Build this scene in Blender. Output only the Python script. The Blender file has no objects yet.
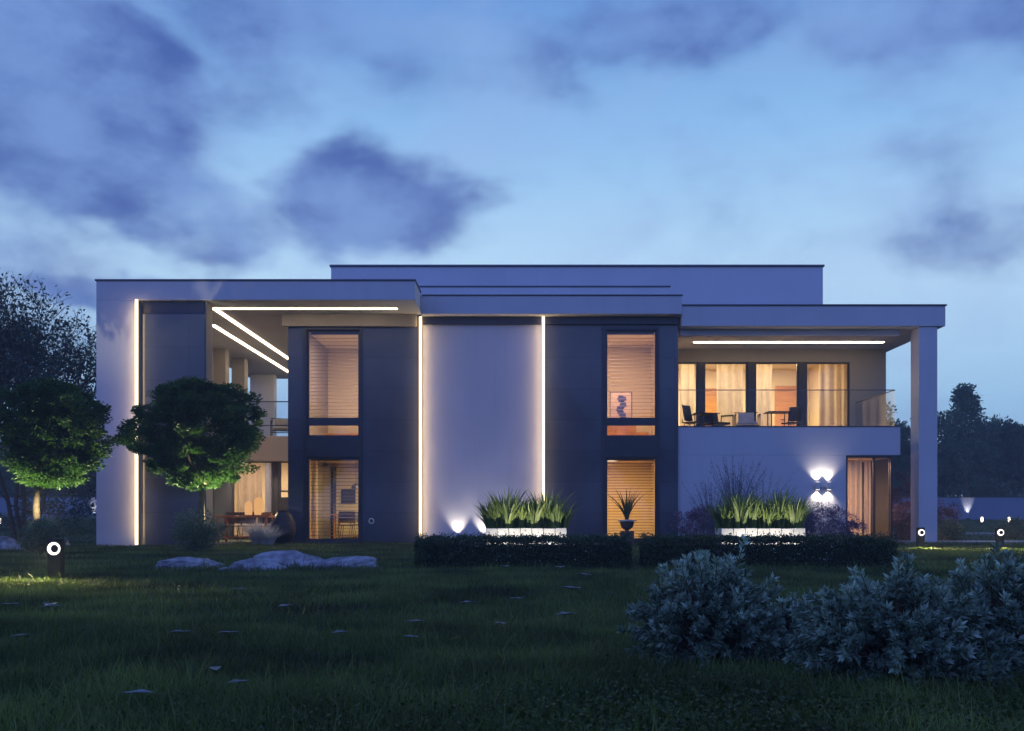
import bpy, math, random
import numpy as np
from mathutils import Vector
random.seed(7); rng = np.random.default_rng(7)
C = bpy.context.scene.collection
sc = bpy.context.scene
R = math.radians
H = 0.78                       # eye height
def px(x, Y): return (x-520)/1000*Y      # photo column -> metres at depth Y
def pz(y, Y): return H+(515-y)/1000*Y
def gz(x, y):                  # ground height: level lawn, rising gently behind the house
    x = np.asarray(x, float); y = np.asarray(y, float)
    r = np.clip((y-25)/35, 0, 1.0)
    return 0.5*r + 0.018*np.sin(x*0.9+1.3)*np.sin(y*0.7) * np.clip((24-y)/6, 0, 1)

# ---------------------------------------------------------------- materials
def nodes_of(name):
    m = bpy.data.materials.new(name); m.use_nodes = True
    return m, m.node_tree.nodes, m.node_tree.links, m.node_tree.nodes['Principled BSDF']
def plain(name, col, rough=0.6, metal=0.0, var=0.12, scale=6.0, bump=0.0, bscale=60, spec=0.5):
    m, N, L, b = nodes_of(name)
    tc = N.new('ShaderNodeTexCoord')
    n = N.new('ShaderNodeTexNoise'); n.inputs['Scale'].default_value = scale; n.inputs['Detail'].default_value = 6
    L.new(tc.outputs['Object'], n.inputs['Vector'])
    mr = N.new('ShaderNodeMapRange'); mr.inputs[1].default_value = .3; mr.inputs[2].default_value = .7
    mr.inputs[3].default_value = 1-var; mr.inputs[4].default_value = 1+var
    L.new(n.outputs['Fac'], mr.inputs[0])
    mx = N.new('ShaderNodeVectorMath'); mx.operation = 'SCALE'; mx.inputs[0].default_value = col
    L.new(mr.outputs[0], mx.inputs['Scale']); L.new(mx.outputs[0], b.inputs['Base Color'])
    b.inputs['Roughness'].default_value = rough; b.inputs['Metallic'].default_value = metal
    b.inputs['Specular IOR Level'].default_value = spec
    if bump:
        n2 = N.new('ShaderNodeTexNoise'); n2.inputs['Scale'].default_value = bscale; n2.inputs['Detail'].default_value = 8
        L.new(tc.outputs['Object'], n2.inputs['Vector'])
        bp = N.new('ShaderNodeBump'); bp.inputs['Strength'].default_value = bump; bp.inputs['Distance'].default_value = .01
        L.new(n2.outputs['Fac'], bp.inputs['Height']); L.new(bp.outputs[0], b.inputs['Normal'])
    return m
def stucco(name, col):
    """painted render: fine grain, broad mottling, faint rain streaks"""
    m = plain(name, col, .75, var=.05, scale=.8, bump=.25, bscale=90)
    N, L = m.node_tree.nodes, m.node_tree.links; b = N['Principled BSDF']
    tc = N.new('ShaderNodeTexCoord'); mp = N.new('ShaderNodeMapping'); mp.inputs['Scale'].default_value = (5, 5, .25)
    n = N.new('ShaderNodeTexNoise'); n.inputs['Scale'].default_value = 1.0; n.inputs['Detail'].default_value = 5
    L.new(tc.outputs['Object'], mp.inputs[0]); L.new(mp.outputs[0], n.inputs['Vector'])
    mr = N.new('ShaderNodeMapRange'); mr.inputs[1].default_value = .55; mr.inputs[2].default_value = .8; mr.inputs[3].default_value = 1; mr.inputs[4].default_value = .93
    L.new(n.outputs['Fac'], mr.inputs[0])
    src = b.inputs['Base Color'].links[0].from_socket
    mx = N.new('ShaderNodeVectorMath'); mx.operation = 'SCALE'
    L.new(src, mx.inputs[0]); L.new(mr.outputs[0], mx.inputs['Scale']); L.new(mx.outputs[0], b.inputs['Base Color'])
    return m
def tiles(name, col, rough, tw, th, dz=0.0, joint=.35, width=.004):
    m, N, L, b = nodes_of(name)
    tc = N.new('ShaderNodeTexCoord'); sp = N.new('ShaderNodeSeparateXYZ'); cb = N.new('ShaderNodeCombineXYZ')
    L.new(tc.outputs['Object'], sp.inputs[0])
    ad = N.new('ShaderNodeMath'); ad.operation = 'ADD'; ad.inputs[1].default_value = dz
    L.new(sp.outputs[2], ad.inputs[0]); L.new(sp.outputs[0], cb.inputs[0]); L.new(ad.outputs[0], cb.inputs[1])
    br = N.new('ShaderNodeTexBrick'); br.offset = 0; br.inputs['Scale'].default_value = 1
    br.inputs['Brick Width'].default_value = tw; br.inputs['Row Height'].default_value = th
    br.inputs['Mortar Size'].default_value = width; br.inputs['Mortar Smooth'].default_value = .2
    br.inputs['Color1'].default_value = (*[c*.92 for c in col], 1); br.inputs['Color2'].default_value = (*[c*1.08 for c in col], 1)
    br.inputs['Mortar'].default_value = (*[c*joint for c in col], 1)
    L.new(cb.outputs[0], br.inputs['Vector'])
    n = N.new('ShaderNodeTexNoise'); n.inputs['Scale'].default_value = 1.7; n.inputs['Detail'].default_value = 8
    L.new(tc.outputs['Object'], n.inputs['Vector'])
    mr = N.new('ShaderNodeMapRange'); mr.inputs[1].default_value = .3; mr.inputs[2].default_value = .7; mr.inputs[3].default_value = .88; mr.inputs[4].default_value = 1.12
    L.new(n.outputs['Fac'], mr.inputs[0])
    mx = N.new('ShaderNodeVectorMath'); mx.operation = 'SCALE'
    L.new(br.outputs['Color'], mx.inputs[0]); L.new(mr.outputs[0], mx.inputs['Scale']); L.new(mx.outputs[0], b.inputs['Base Color'])
    r = N.new('ShaderNodeMapRange'); r.inputs[3].default_value = rough*.7; r.inputs[4].default_value = rough*1.3
    L.new(n.outputs['Fac'], r.inputs[0]); L.new(r.outputs[0], b.inputs['Roughness'])
    return m
def wood(name, col, scale=1.0):
    m, N, L, b = nodes_of(name)
    tc = N.new('ShaderNodeTexCoord'); mp = N.new('ShaderNodeMapping'); mp.inputs['Scale'].default_value = (1*scale, 14*scale, 14*scale)
    n = N.new('ShaderNodeTexNoise'); n.inputs['Scale'].default_value = 2; n.inputs['Detail'].default_value = 8; n.inputs['Distortion'].default_value = .8
    L.new(tc.outputs['Object'], mp.inputs[0]); L.new(mp.outputs[0], n.inputs['Vector'])
    cr = N.new('ShaderNodeValToRGB'); cr.color_ramp.elements[0].position = .3; cr.color_ramp.elements[1].position = .7
    cr.color_ramp.elements[0].color = (*[c*.6 for c in col], 1); cr.color_ramp.elements[1].color = (*[min(1, c*1.25) for c in col], 1)
    L.new(n.outputs['Fac'], cr.inputs[0]); L.new(cr.outputs[0], b.inputs['Base Color']); b.inputs['Roughness'].default_value = .4
    return m
def emit(name, col, s):
    m = bpy.data.materials.new(name); m.use_nodes = True; N, L = m.node_tree.nodes, m.node_tree.links; N.clear()
    o = N.new('ShaderNodeOutputMaterial'); e = N.new('ShaderNodeEmission'); e.inputs[0].default_value = (*col, 1); e.inputs[1].default_value = s
    L.new(e.outputs[0], o.inputs[0]); return m
def glass(name, tint=(.93, .96, .97), refl=1.0, ior=1.45):
    m = bpy.data.materials.new(name); m.use_nodes = True; N, L = m.node_tree.nodes, m.node_tree.links; N.clear()
    o = N.new('ShaderNodeOutputMaterial'); t = N.new('ShaderNodeBsdfTransparent'); t.inputs[0].default_value = (*tint, 1)
    g = N.new('ShaderNodeBsdfGlossy'); g.inputs['Roughness'].default_value = .02
    f = N.new('ShaderNodeFresnel'); f.inputs[0].default_value = ior; mm = N.new('ShaderNodeMath'); mm.operation = 'MULTIPLY'; mm.inputs[1].default_value = refl
    x = N.new('ShaderNodeMixShader'); L.new(f.outputs[0], mm.inputs[0]); L.new(mm.outputs[0], x.inputs[0])
    L.new(t.outputs[0], x.inputs[1]); L.new(g.outputs[0], x.inputs[2]); L.new(x.outputs[0], o.inputs[0]); return m
def foliage(name, c0, c1, rough=.5, transl=.25, patch=0.0, spec=.4):
    """leaf material: colour runs from c0 to c1 with the per-leaf attribute 'tint'"""
    m, N, L, b = nodes_of(name)
    a = N.new('ShaderNodeAttribute'); a.attribute_name = 'tint'
    cr = N.new('ShaderNodeMix'); cr.data_type = 'RGBA'; cr.inputs[6].default_value = (*c0, 1); cr.inputs[7].default_value = (*c1, 1)
    L.new(a.outputs['Fac'], cr.inputs[0]); col = cr.outputs[2]
    if patch:
        tc = N.new('ShaderNodeTexCoord'); n = N.new('ShaderNodeTexNoise'); n.inputs['Scale'].default_value = .9; n.inputs['Detail'].default_value = 5
        L.new(tc.outputs['Object'], n.inputs['Vector'])
        mr = N.new('ShaderNodeMapRange'); mr.inputs[1].default_value = .35; mr.inputs[2].default_value = .65; mr.inputs[3].default_value = 1-patch; mr.inputs[4].default_value = 1+patch
        L.new(n.outputs['Fac'], mr.inputs[0]); s = N.new('ShaderNodeVectorMath'); s.operation = 'SCALE'
        L.new(col, s.inputs[0]); L.new(mr.outputs[0], s.inputs['Scale']); col = s.outputs[0]
    L.new(col, b.inputs['Base Color']); b.inputs['Roughness'].default_value = rough; b.inputs['Specular IOR Level'].default_value = spec
    if transl:
        o = N['Material Output']; t = N.new('ShaderNodeBsdfTranslucent'); x = N.new('ShaderNodeMixShader'); x.inputs[0].default_value = transl
        L.new(col, t.inputs[0]); L.new(b.outputs[0], x.inputs[1]); L.new(t.outputs[0], x.inputs[2]); L.new(x.outputs[0], o.inputs[0])
    return m
def cloth(name, col):
    m = plain(name, col, .9, var=.08, bump=.1); N, L = m.node_tree.nodes, m.node_tree.links; b = N['Principled BSDF']; o = N['Material Output']
    t = N.new('ShaderNodeBsdfTranslucent'); x = N.new('ShaderNodeMixShader'); x.inputs[0].default_value = .35
    L.new(b.inputs['Base Color'].links[0].from_socket, t.inputs[0]); L.new(b.outputs[0], x.inputs[1]); L.new(t.outputs[0], x.inputs[2]); L.new(x.outputs[0], o.inputs[0]); return m
M = dict(
 white=stucco('white_render', (.60, .60, .66)), taupe=stucco('taupe_render', (.33, .30, .27)),
 dark=tiles('anthracite_panels', (.075, .083, .105), .13, 4.1, .82, .80),
 darkstrip=plain('dark_recess', (.035, .035, .05), .4), frame=plain('anthracite_metal', (.045, .045, .055), .35, .3, bump=.02),
 coping=plain('zinc_coping', (.10, .10, .12), .35, .7), cream=plain('cream_paint', (.74, .64, .44), .7, var=.04, scale=1.5, bump=.05),
 oak=wood('oak_wood', (.52, .24, .07)), redwood=wood('red_teak', (.66, .21, .05)), floor=wood('parquet', (.35, .18, .08)),
 strip=emit('warm_light_strip', (1, .76, .44), 3.2), halo_backlight=emit('added_halo_light', (1, .68, .32), 17), strip_soft=emit('warm_soffit_strip', (1, .78, .50), 12), lampdisc=emit('lamp_white', (1, .88, .7), 4),
 ring=emit('ring_light', (1, .95, .85), 1.9), lantern=emit('lantern_glow', (1, .52, .2), .75), ceil=emit('ceiling_lamp_glow', (1, .75, .42), 4),
 glass=glass('window_glass', refl=1.0), railglass=glass('rail_glass', (.94, .96, .97), .18), linen=cloth('linen_curtain', (.78, .66, .52)),
 bluelinen=cloth('grey_blue_curtain', (.42, .46, .62)), slat=plain('blind_slat', (.20, .13, .07), .7),
 black=plain('black_metal', (.02, .02, .022), .4, .5), blackwood=plain('dark_shell', (.03, .03, .035), .5), cushion=plain('pale_cushion', (.55, .52, .50), .9, bump=.1),
 pave=tiles('paving', (.28, .27, .26), .6, .8, .8), concrete=plain('white_concrete', (.72, .71, .68), .7, var=.15, scale=4, bump=.3, bscale=25),
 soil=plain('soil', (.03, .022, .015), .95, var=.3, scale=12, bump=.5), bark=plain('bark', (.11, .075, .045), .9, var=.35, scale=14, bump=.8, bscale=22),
 paintwall=stucco('boundary_render', (.21, .25, .38)),
 grass=foliage('grass_blades', (.018, .050, .010), (.17, .23, .055), .5, .35, .62),
 topiary=foliage('topiary_leaf', (.022, .065, .012), (.075, .170, .028), .5, .35), airy=foliage('birch_leaf', (.04, .08, .06), (.10, .15, .11), .5, .25),
 far=foliage('far_leaf', (.06, .12, .08), (.14, .20, .12), .6, .3), hedge=foliage('hedge_leaf', (.018, .045, .014), (.065, .11, .035), .35, .15, spec=.5),
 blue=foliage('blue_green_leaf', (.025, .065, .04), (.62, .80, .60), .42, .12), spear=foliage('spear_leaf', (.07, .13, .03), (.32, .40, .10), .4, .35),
 shrub=foliage('olive_leaf', (.07, .12, .06), (.30, .36, .20), .5, .25), purple=foliage('purple_leaf', (.09, .07, .12), (.34, .24, .34), .6, .2),
 pink=foliage('pink_leaf', (.09, .06, .08), (.26, .18, .22), .6, .2), pale=foliage('pale_blue_blade', (.42, .46, .52), (.72, .75, .78), .6, .2),
 clover=foliage('clover_leaf', (.03, .055, .01), (.08, .12, .02), .5, .2), wisp=foliage('dry_stem', (.12, .12, .15), (.28, .26, .30), .8, .0),
 wicker=plain('dark_wicker', (.014, .018, .035), .35, var=.4, scale=50, bump=1.0, bscale=40), terracotta=plain('dark_pot', (.10, .06, .04), .6, bump=.1),
 fallen=plain('pale_dry_leaf', (.20, .21, .22), .7, var=.3, scale=30), glint_fleck=plain('pale_glint', (.75, .74, .70), .6),
)
def rockmat():
    m = plain('rock', (.33, .33, .37), .85, var=.6, scale=5, bump=1.0, bscale=11); return m
M['rock'] = rockmat(); M['planterwhite'] = plain('planter_concrete', (.52, .51, .48), .75, var=.15, scale=5, bump=.3, bscale=25)
def groundmat():
    m = plain('turf', (.020, .036, .014), .95, var=.5, scale=1.1, bump=.6, bscale=14); return m
M['ground'] = groundmat()

# ---------------------------------------------------------------- mesh helpers
def link(name, V, F, mat, parent=None, smooth=False, loc=None):
    me = bpy.data.meshes.new(name); me.from_pydata([tuple(v) for v in V], [], F); me.materials.append(mat)
    if smooth: me.polygons.foreach_set('use_smooth', [True]*len(me.polygons))
    me.update(); o = bpy.data.objects.new(name, me); C.objects.link(o)
    if parent: o.parent = parent
    if loc: o.location = loc
    return o
class MB:
    def __init__(s): s.V = []; s.F = []
    def box(s, x0, x1, y0, y1, z0, z1):
        n = len(s.V); s.V += [(x0,y0,z0),(x1,y0,z0),(x1,y1,z0),(x0,y1,z0),(x0,y0,z1),(x1,y0,z1),(x1,y1,z1),(x0,y1,z1)]
        s.F += [(n,n+3,n+2,n+1),(n+4,n+5,n+6,n+7),(n,n+1,n+5,n+4),(n+1,n+2,n+6,n+5),(n+2,n+3,n+7,n+6),(n+3,n,n+4,n+7)]; return s
    def tube(s, pts, rads, k=8, cap=True):
        pts = [Vector(p) for p in pts]; rings = []
        for i, p in enumerate(pts):
            d = (pts[min(i+1, len(pts)-1)]-pts[max(i-1, 0)]).normalized()
            a = d.cross(Vector((0, 0, 1)) if abs(d.z) < .9 else Vector((1, 0, 0))).normalized(); b = d.cross(a)
            r = rads[i] if hasattr(rads, '__len__') else rads; n = len(s.V); rings.append(n)
            for j in range(k):
                t = 2*math.pi*j/k; s.V.append(tuple(p+a*r*math.cos(t)+b*r*math.sin(t)))
        for i in range(len(rings)-1):
            for j in range(k):
                s.F.append((rings[i]+j, rings[i]+(j+1) % k, rings[i+1]+(j+1) % k, rings[i+1]+j))
        if cap: s.F.append(tuple(rings[0]+j for j in range(k))[::-1]); s.F.append(tuple(rings[-1]+j for j in range(k)))
        return s
    def lathe(s, prof, cx, cy, k=24, cap=True):
        rings = []
        for r, z in prof:
            n = len(s.V); rings.append(n)
            for j in range(k):
                t = 2*math.pi*j/k; s.V.append((cx+r*math.cos(t), cy+r*math.sin(t), z))
        for i in range(len(rings)-1):
            for j in range(k): s.F.append((rings[i]+j, rings[i]+(j+1) % k, rings[i+1]+(j+1) % k, rings[i+1]+j))
        if cap: s.F.append(tuple(rings[0]+j for j in range(k))[::-1]); s.F.append(tuple(rings[-1]+j for j in range(k)))
        return s
    def build(s, name, mat, parent=None, bevel=0, smooth=False):
        o = link(name, s.V, s.F, mat, parent, smooth)
        if bevel:
            b = o.modifiers.new('bevel', 'BEVEL'); b.width = bevel; b.segments = 2; b.limit_method = 'ANGLE'
        return o
def bx(name, mat, parent, x0, x1, y0, y1, z0, z1, bevel=0): return MB().box(x0, x1, y0, y1, z0, z1).build(name, mat, parent, bevel)
def npmesh(name, V, F, mat, parent=None, tint=None):
    """V (n,3), F (m,k) numpy arrays, all faces with k corners"""
    V = np.ascontiguousarray(V, dtype=np.float32); F = np.ascontiguousarray(F, dtype=np.int32); k = F.shape[1]
    me = bpy.data.meshes.new(name); me.vertices.add(len(V)); me.vertices.foreach_set('co', V.ravel())
    me.loops.add(F.size); me.loops.foreach_set('vertex_index', F.ravel())
    me.polygons.add(len(F)); me.polygons.foreach_set('loop_start', np.arange(0, F.size, k, dtype=np.int32)); me.polygons.foreach_set('loop_total', np.full(len(F), k, dtype=np.int32))
    me.update(calc_edges=True)
    if tint is not None:
        a = me.attributes.new('tint', 'FLOAT', 'POINT'); a.data.foreach_set('value', tint.astype(np.float32))
    me.materials.append(mat); o = bpy.data.objects.new(name, me); C.objects.link(o)
    if parent: o.parent = parent
    return o
def unit(v): return v/np.maximum(np.linalg.norm(v, axis=1, keepdims=True), 1e-9)
def leafgeo(P, D, ln, wd, rg=rng, fold=.25):
    """one folded four-cornered leaf (2 triangles) at every P pointing along D"""
    n = len(P); D = unit(D); S = unit(np.cross(D, unit(rg.normal(size=(n, 3))))); U = np.cross(D, S)
    ln = np.broadcast_to(ln, n)[:, None]; wd = np.broadcast_to(wd, n)[:, None]
    V = np.stack([P, P+D*ln*.45+S*wd+U*wd*fold, P+D*ln, P+D*ln*.45-S*wd+U*wd*fold], 1).reshape(-1, 3)
    b = np.arange(n)[:, None]*4
    F = np.concatenate([b+[0, 1, 2], b+[0, 2, 3]], 0); return V, F
def leaves(name, P, D, ln, wd, mat, parent=None, tint=None, rg=rng):
    V, F = leafgeo(P, D, ln, wd, rg)
    t = rg.random(len(P)) if tint is None else tint
    return npmesh(name, V, F, mat, parent, np.repeat(t, 4))
def blades(name, B, hgt, wid, lean, mat, parent=None, tint=None, seg=3, rg=rng, az=None, droop=1.6):
    """curved grass blades from base points B"""
    n = len(B); az = rg.random(n)*2*np.pi if az is None else az; d = np.stack([np.cos(az), np.sin(az), np.zeros(n)], 1); fa = az+rg.normal(size=n)*.5+np.pi/2
    s = np.stack([np.cos(fa), np.sin(fa), np.zeros(n)], 1); rows = []
    for k in range(seg+1):
        t = k/seg; c = B+d*(lean*hgt*t**droop)[:, None]+np.array([0, 0, 1.])*(hgt*(t-.28*lean*t**2.2))[:, None]
        w = (wid*(1-t**1.6)+.0004)[:, None]*(.6+.8*min(t*3, 1))/1.4
        rows += [c-s*w, c+s*w]
    V = np.stack(rows, 1).reshape(-1, 3); m = 2*(seg+1); b = np.arange(n)[:, None]*m
    F = np.concatenate([b+[2*k, 2*k+1, 2*k+3, 2*k+2] for k in range(seg)], 0)
    t = rg.random(n) if tint is None else tint
    return npmesh(name, V, F, mat, parent, np.repeat(t, m))
def tag(o, label=None, cat=None, group=None, kind=None):
    if label: o['label'] = label
    if cat: o['category'] = cat
    if group: o['group'] = group
    if kind: o['kind'] = kind
    return o
def thing(name, label, cat, loc=(0, 0, 0), rz=0, group=None):
    o = bpy.data.objects.new(name, None); C.objects.link(o); o.location = loc; o.rotation_euler.z = rz; o.empty_display_size = .2
    return tag(o, label, cat, group)
def copy_tree(o, parent=None):
    c = o.copy(); C.objects.link(c); c.parent = parent
    for ch in [q for q in bpy.data.objects if q.parent == o]: copy_tree(ch, c)
    return c
def lamp(kind, name, loc, energy, col, size=.1, rot=None, spot=None, blend=.6, parent=None, target=None):
    l = bpy.data.lights.new(name, kind); l.energy = energy; l.color = col
    if kind == 'AREA': l.size = size
    elif kind != 'SUN': l.shadow_soft_size = size
    if kind == 'SPOT': l.spot_size = R(spot); l.spot_blend = blend
    o = bpy.data.objects.new(name, l); C.objects.link(o); o.location = loc
    if target is not None: o.rotation_euler = (Vector(target)-Vector(loc)).to_track_quat('-Z', 'Y').to_euler()
    elif rot: o.rotation_euler = rot
    return o
WARM = (1, .68, .30); SOFTW = (1, .86, .66)

# ---------------------------------------------------------------- camera, sun, sky
cam = bpy.data.cameras.new('camera'); co = bpy.data.objects.new('camera', cam); C.objects.link(co); sc.camera = co
co.location = (0, 0, H); co.rotation_euler = (R(90), 0, 0)
cam.sensor_width = 36; cam.lens = 36*1000/1024; cam.shift_x = -8/1024; cam.shift_y = 149.5/1024; cam.clip_end = 2000; cam.clip_start = .05
sun = lamp('SUN', 'dusk_sky_glow', (0, -10, 20), .86, (.22, .29, 1.0)); sun.data.angle = R(70)
sun.rotation_euler = (R(62), 0, R(-12))
w = bpy.data.worlds.new('World'); sc.world = w; w.use_nodes = True; N, L = w.node_tree.nodes, w.node_tree.links
bg = N['Background']
def mth(op, a, b=None, c=None, clamp=False):
    n = N.new('ShaderNodeMath'); n.operation = op; n.use_clamp = clamp
    for i, v in enumerate((a, b, c)):
        if v is None: continue
        if isinstance(v, (int, float)): n.inputs[i].default_value = v
        else: L.new(v, n.inputs[i])
    return n.outputs[0]
def smooth(v, a, b):
    n = N.new('ShaderNodeMapRange'); n.interpolation_type = 'SMOOTHSTEP'; L.new(v, n.inputs[0]); n.inputs[1].default_value = a; n.inputs[2].default_value = b; return n.outputs[0]
def mixc(f, a, b):
    n = N.new('ShaderNodeMix'); n.data_type = 'RGBA'
    if isinstance(f, float): n.inputs[0].default_value = f
    else: L.new(f, n.inputs[0])
    for i, v in ((6, a), (7, b)):
        if isinstance(v, tuple): n.inputs[i].default_value = (*v, 1)
        else: L.new(v, n.inputs[i])
    return n.outputs[2]
tc = N.new('ShaderNodeTexCoord'); nz = N.new('ShaderNodeVectorMath'); nz.operation = 'NORMALIZE'; L.new(tc.outputs['Generated'], nz.inputs[0])
sp = N.new('ShaderNodeSeparateXYZ'); L.new(nz.outputs[0], sp.inputs[0])
az = mth('ARCTAN2', sp.outputs[0], sp.outputs[1]); el = mth('ARCSINE', sp.outputs[2])
def noise(scale, detail, rough=.55, dist=0.0, sz=(1, 1, 1.8), off=(0, 0, 0)):
    mp = N.new('ShaderNodeMapping'); mp.inputs['Scale'].default_value = sz; mp.inputs['Location'].default_value = off
    L.new(nz.outputs[0], mp.inputs[0]); n = N.new('ShaderNodeTexNoise'); n.inputs['Scale'].default_value = scale; n.inputs['Detail'].default_value = detail
    n.inputs['Roughness'].default_value = rough; n.inputs['Distortion'].default_value = dist; L.new(mp.outputs[0], n.inputs['Vector']); return n.outputs['Fac']
cr = N.new('ShaderNodeValToRGB'); e = cr.color_ramp.elements
def lin(r, g, b): return tuple(((c/255)/12.92 if c/255 < .04045 else ((c/255+.055)/1.055)**2.4) for c in (r, g, b))
stops = [(0, lin(150, 194, 236)), (.10, lin(158, 202, 240)), (.22, lin(186, 222, 250)), (.36, lin(142, 190, 238)), (.50, lin(98, 144, 212)), (1, lin(50, 74, 150))]
e[0].position = 0; e[0].color = (*stops[0][1], 1); e[1].position = 1; e[1].color = (*stops[-1][1], 1)
for p, c in stops[1:-1]: k = e.new(p); k.color = (*c, 1)
L.new(mth('MULTIPLY', el, 1.0), cr.inputs[0])
def blob(X, Y, a, b, amp):                     # soft ellipse of cloud cover around a compass bearing and height
    A = math.atan((X-520)/1000); E = math.atan((515-Y)/1000*math.cos(A))
    u = mth('DIVIDE', mth('SUBTRACT', azw, A), a/1000); v = mth('DIVIDE', mth('SUBTRACT', elw, E), b/1000)
    d = mth('SQRT', mth('ADD', mth('MULTIPLY', u, u), mth('MULTIPLY', v, v)))
    return mth('MULTIPLY', mth('SUBTRACT', 1, smooth(d, .3, 1.4)), amp)
n1 = noise(6, 7, .55, .1); n2 = noise(7, 9, .56, .1, off=(3, 1, 2), sz=(1, 1, 1.5)); n3 = noise(2.2, 5, .55, .4, off=(7, 2, 5), sz=(1, 1, 2.6))
nw = noise(5, 4, .5, 0, off=(2, 2, 2)); nv_ = noise(5, 4, .5, 0, off=(8, 5, 1)); azw = mth('ADD', az, mth('MULTIPLY', mth('SUBTRACT', nw, .5), .30)); elw = mth('ADD', el, mth('MULTIPLY', mth('SUBTRACT', nv_, .5), .22))
cover = None
for a in [(35, 105, 170, 88, 1.2), (335, 205, 150, 72, 1.1), (185, 190, 75, 70, .85), (230, 70, 90, 50, .5), (270, 25, 200, 50, .6), (690, 0, 220, 62, .66), (950, 15, 170, 58, .66), (470, 165, 90, 28, .3), (978, 245, 75, 42, .45),
          (90, 262, 110, 22, .65), (20, 215, 110, 40, .5), (630, 130, 110, 30, .22), (420, 60, 120, 50, .35)]:
    q = blob(*a); cover = q if cover is None else mth('SMOOTH_MAX', cover, q, .35)
back = mth('MULTIPLY', smooth(mth('MULTIPLY', sp.outputs[1], -1), -.3, .5), .25)
dens = mth('ADD', mth('ADD', cover, back), mth('MULTIPLY', mth('SUBTRACT', n2, .5), 1.25)); dens = mth('ADD', dens, mth('MULTIPLY', mth('SUBTRACT', n3, .5), .8))
thick = smooth(dens, .16, .92)
veil = mth('MULTIPLY', smooth(noise(4, 8, .6, .5, off=(1, 9, 4), sz=(1, 1, 2.2)), .42, .68), .34)
sky = mixc(veil, cr.outputs[0], lin(150, 176, 226))
ccol = mixc(smooth(n1, .35, .65), lin(60, 86, 162), lin(112, 146, 208))
sky = mixc(mth('MULTIPLY', thick, .92), sky, ccol)
nish = N.new('ShaderNodeTexSky'); nish.sky_type = 'NISHITA'; nish.sun_disc = False; nish.sun_elevation = R(1.0); nish.sun_rotation = R(0)
ns = N.new('ShaderNodeVectorMath'); ns.operation = 'SCALE'; L.new(nish.outputs[0], ns.inputs[0]); ns.inputs['Scale'].default_value = .005
ad = N.new('ShaderNodeVectorMath'); ad.operation = 'ADD'; L.new(ns.outputs[0], ad.inputs[0]); L.new(sky, ad.inputs[1])
dark = mth('SUBTRACT', 1, mth('MULTIPLY', smooth(mth('MULTIPLY', sp.outputs[1], -1), -.2, .6), .45))   # the sky away from the sunset is dimmer
s2 = N.new('ShaderNodeVectorMath'); s2.operation = 'SCALE'; L.new(ad.outputs[0], s2.inputs[0]); L.new(dark, s2.inputs['Scale'])
hue = mixc(smooth(mth('MULTIPLY', sp.outputs[1], -1), -.5, .4), (1., 1., 1.), (.74, .85, 1.03)); s3 = N.new('ShaderNodeVectorMath'); s3.operation = 'MULTIPLY'
L.new(s2.outputs[0], s3.inputs[0]); L.new(hue, s3.inputs[1]); L.new(s3.outputs[0], bg.inputs[0]); bg.inputs[1].default_value = 1.0

# ---------------------------------------------------------------- ground and lawn
gx = np.concatenate([np.linspace(-260, -40, 8), np.linspace(-36, 36, 73), np.linspace(40, 260, 8)]); gy = np.concatenate([np.linspace(-120, -10, 6), np.linspace(-6, 62, 69), np.linspace(70, 260, 9)])
GX, GY = np.meshgrid(gx, gy); GV = np.stack([GX, GY, gz(GX, GY)], 2).reshape(-1, 3); nx, ny = len(gx), len(gy)
ii = (np.arange(ny-1)[:, None]*nx+np.arange(nx-1)[None]).reshape(-1, 1)
tag(npmesh('ground', GV, ii+np.array([0, 1, nx+1, nx]), M['ground']), kind='structure')
def scatter(n, y0, y1, slope=.62, pad=1.5):
    y = np.sqrt(rng.random(n)*(y1**2-y0**2)+y0**2); x = (rng.random(n)*2-1)*(slope*y+pad); return x, y
B = []; Hh = []; Ww = []; Ln = []; T = []
def clumpnoise(x, y): return np.sin(x*2.1+np.sin(y*1.7)*1.5)*np.sin(y*2.6+np.cos(x*1.3)*1.2)*.5+np.sin(x*5.3+y*3.1)*np.sin(y*6.1-x*2.2)*.3
for n, y0, y1, h, wd in [(9000, 2.6, 11, .15, .003), (3500, 13.4, 15.2, .14, .006), (170000, 2.6, 7, .092, .0022), (170000, 7, 13, .085, .0035), (150000, 13, 20, .08, .0055), (110000, 20, 27, .075, .008), (60000, 27, 59, .09, .016)]:
    x, y = scatter(n, y0, y1); q = clumpnoise(x, y)
    ok = ~((y > 24.6) & (x > -10.6) & (x < -7.4)) & ~((y > 26.3) & (x > -10.6) & (x < 10.2)) & ~((y > 26.6) & (y < 27.7) & (x > 10.2) & (x < 15))
    ok &= ~((y > 14.25) & (y < 15.1) & (np.abs(x) < 5.2) & (x > -1.4))
    x, y, q = x[ok], y[ok], q[ok]; k = len(x)
    B.append(np.stack([x, y, gz(x, y)-.005], 1)); Hh.append(h*(.75+.45*q+.5*rng.random(k))*(1+.8*(rng.random(k) > .985))); Ww.append(wd*(.7+.6*rng.random(k))); Ln.append(.15+.9*rng.random(k)**1.3); T.append(np.clip(.36+.42*q+.5*(rng.random(k)-.3), 0, 1))
tag(blades('lawn_grass', np.concatenate(B), np.concatenate(Hh), np.concatenate(Ww), np.concatenate(Ln), M['grass'], tint=np.concatenate(T), seg=2), 'short uneven dusk lit lawn grass in front of the villa', 'grass', kind='stuff')
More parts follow.
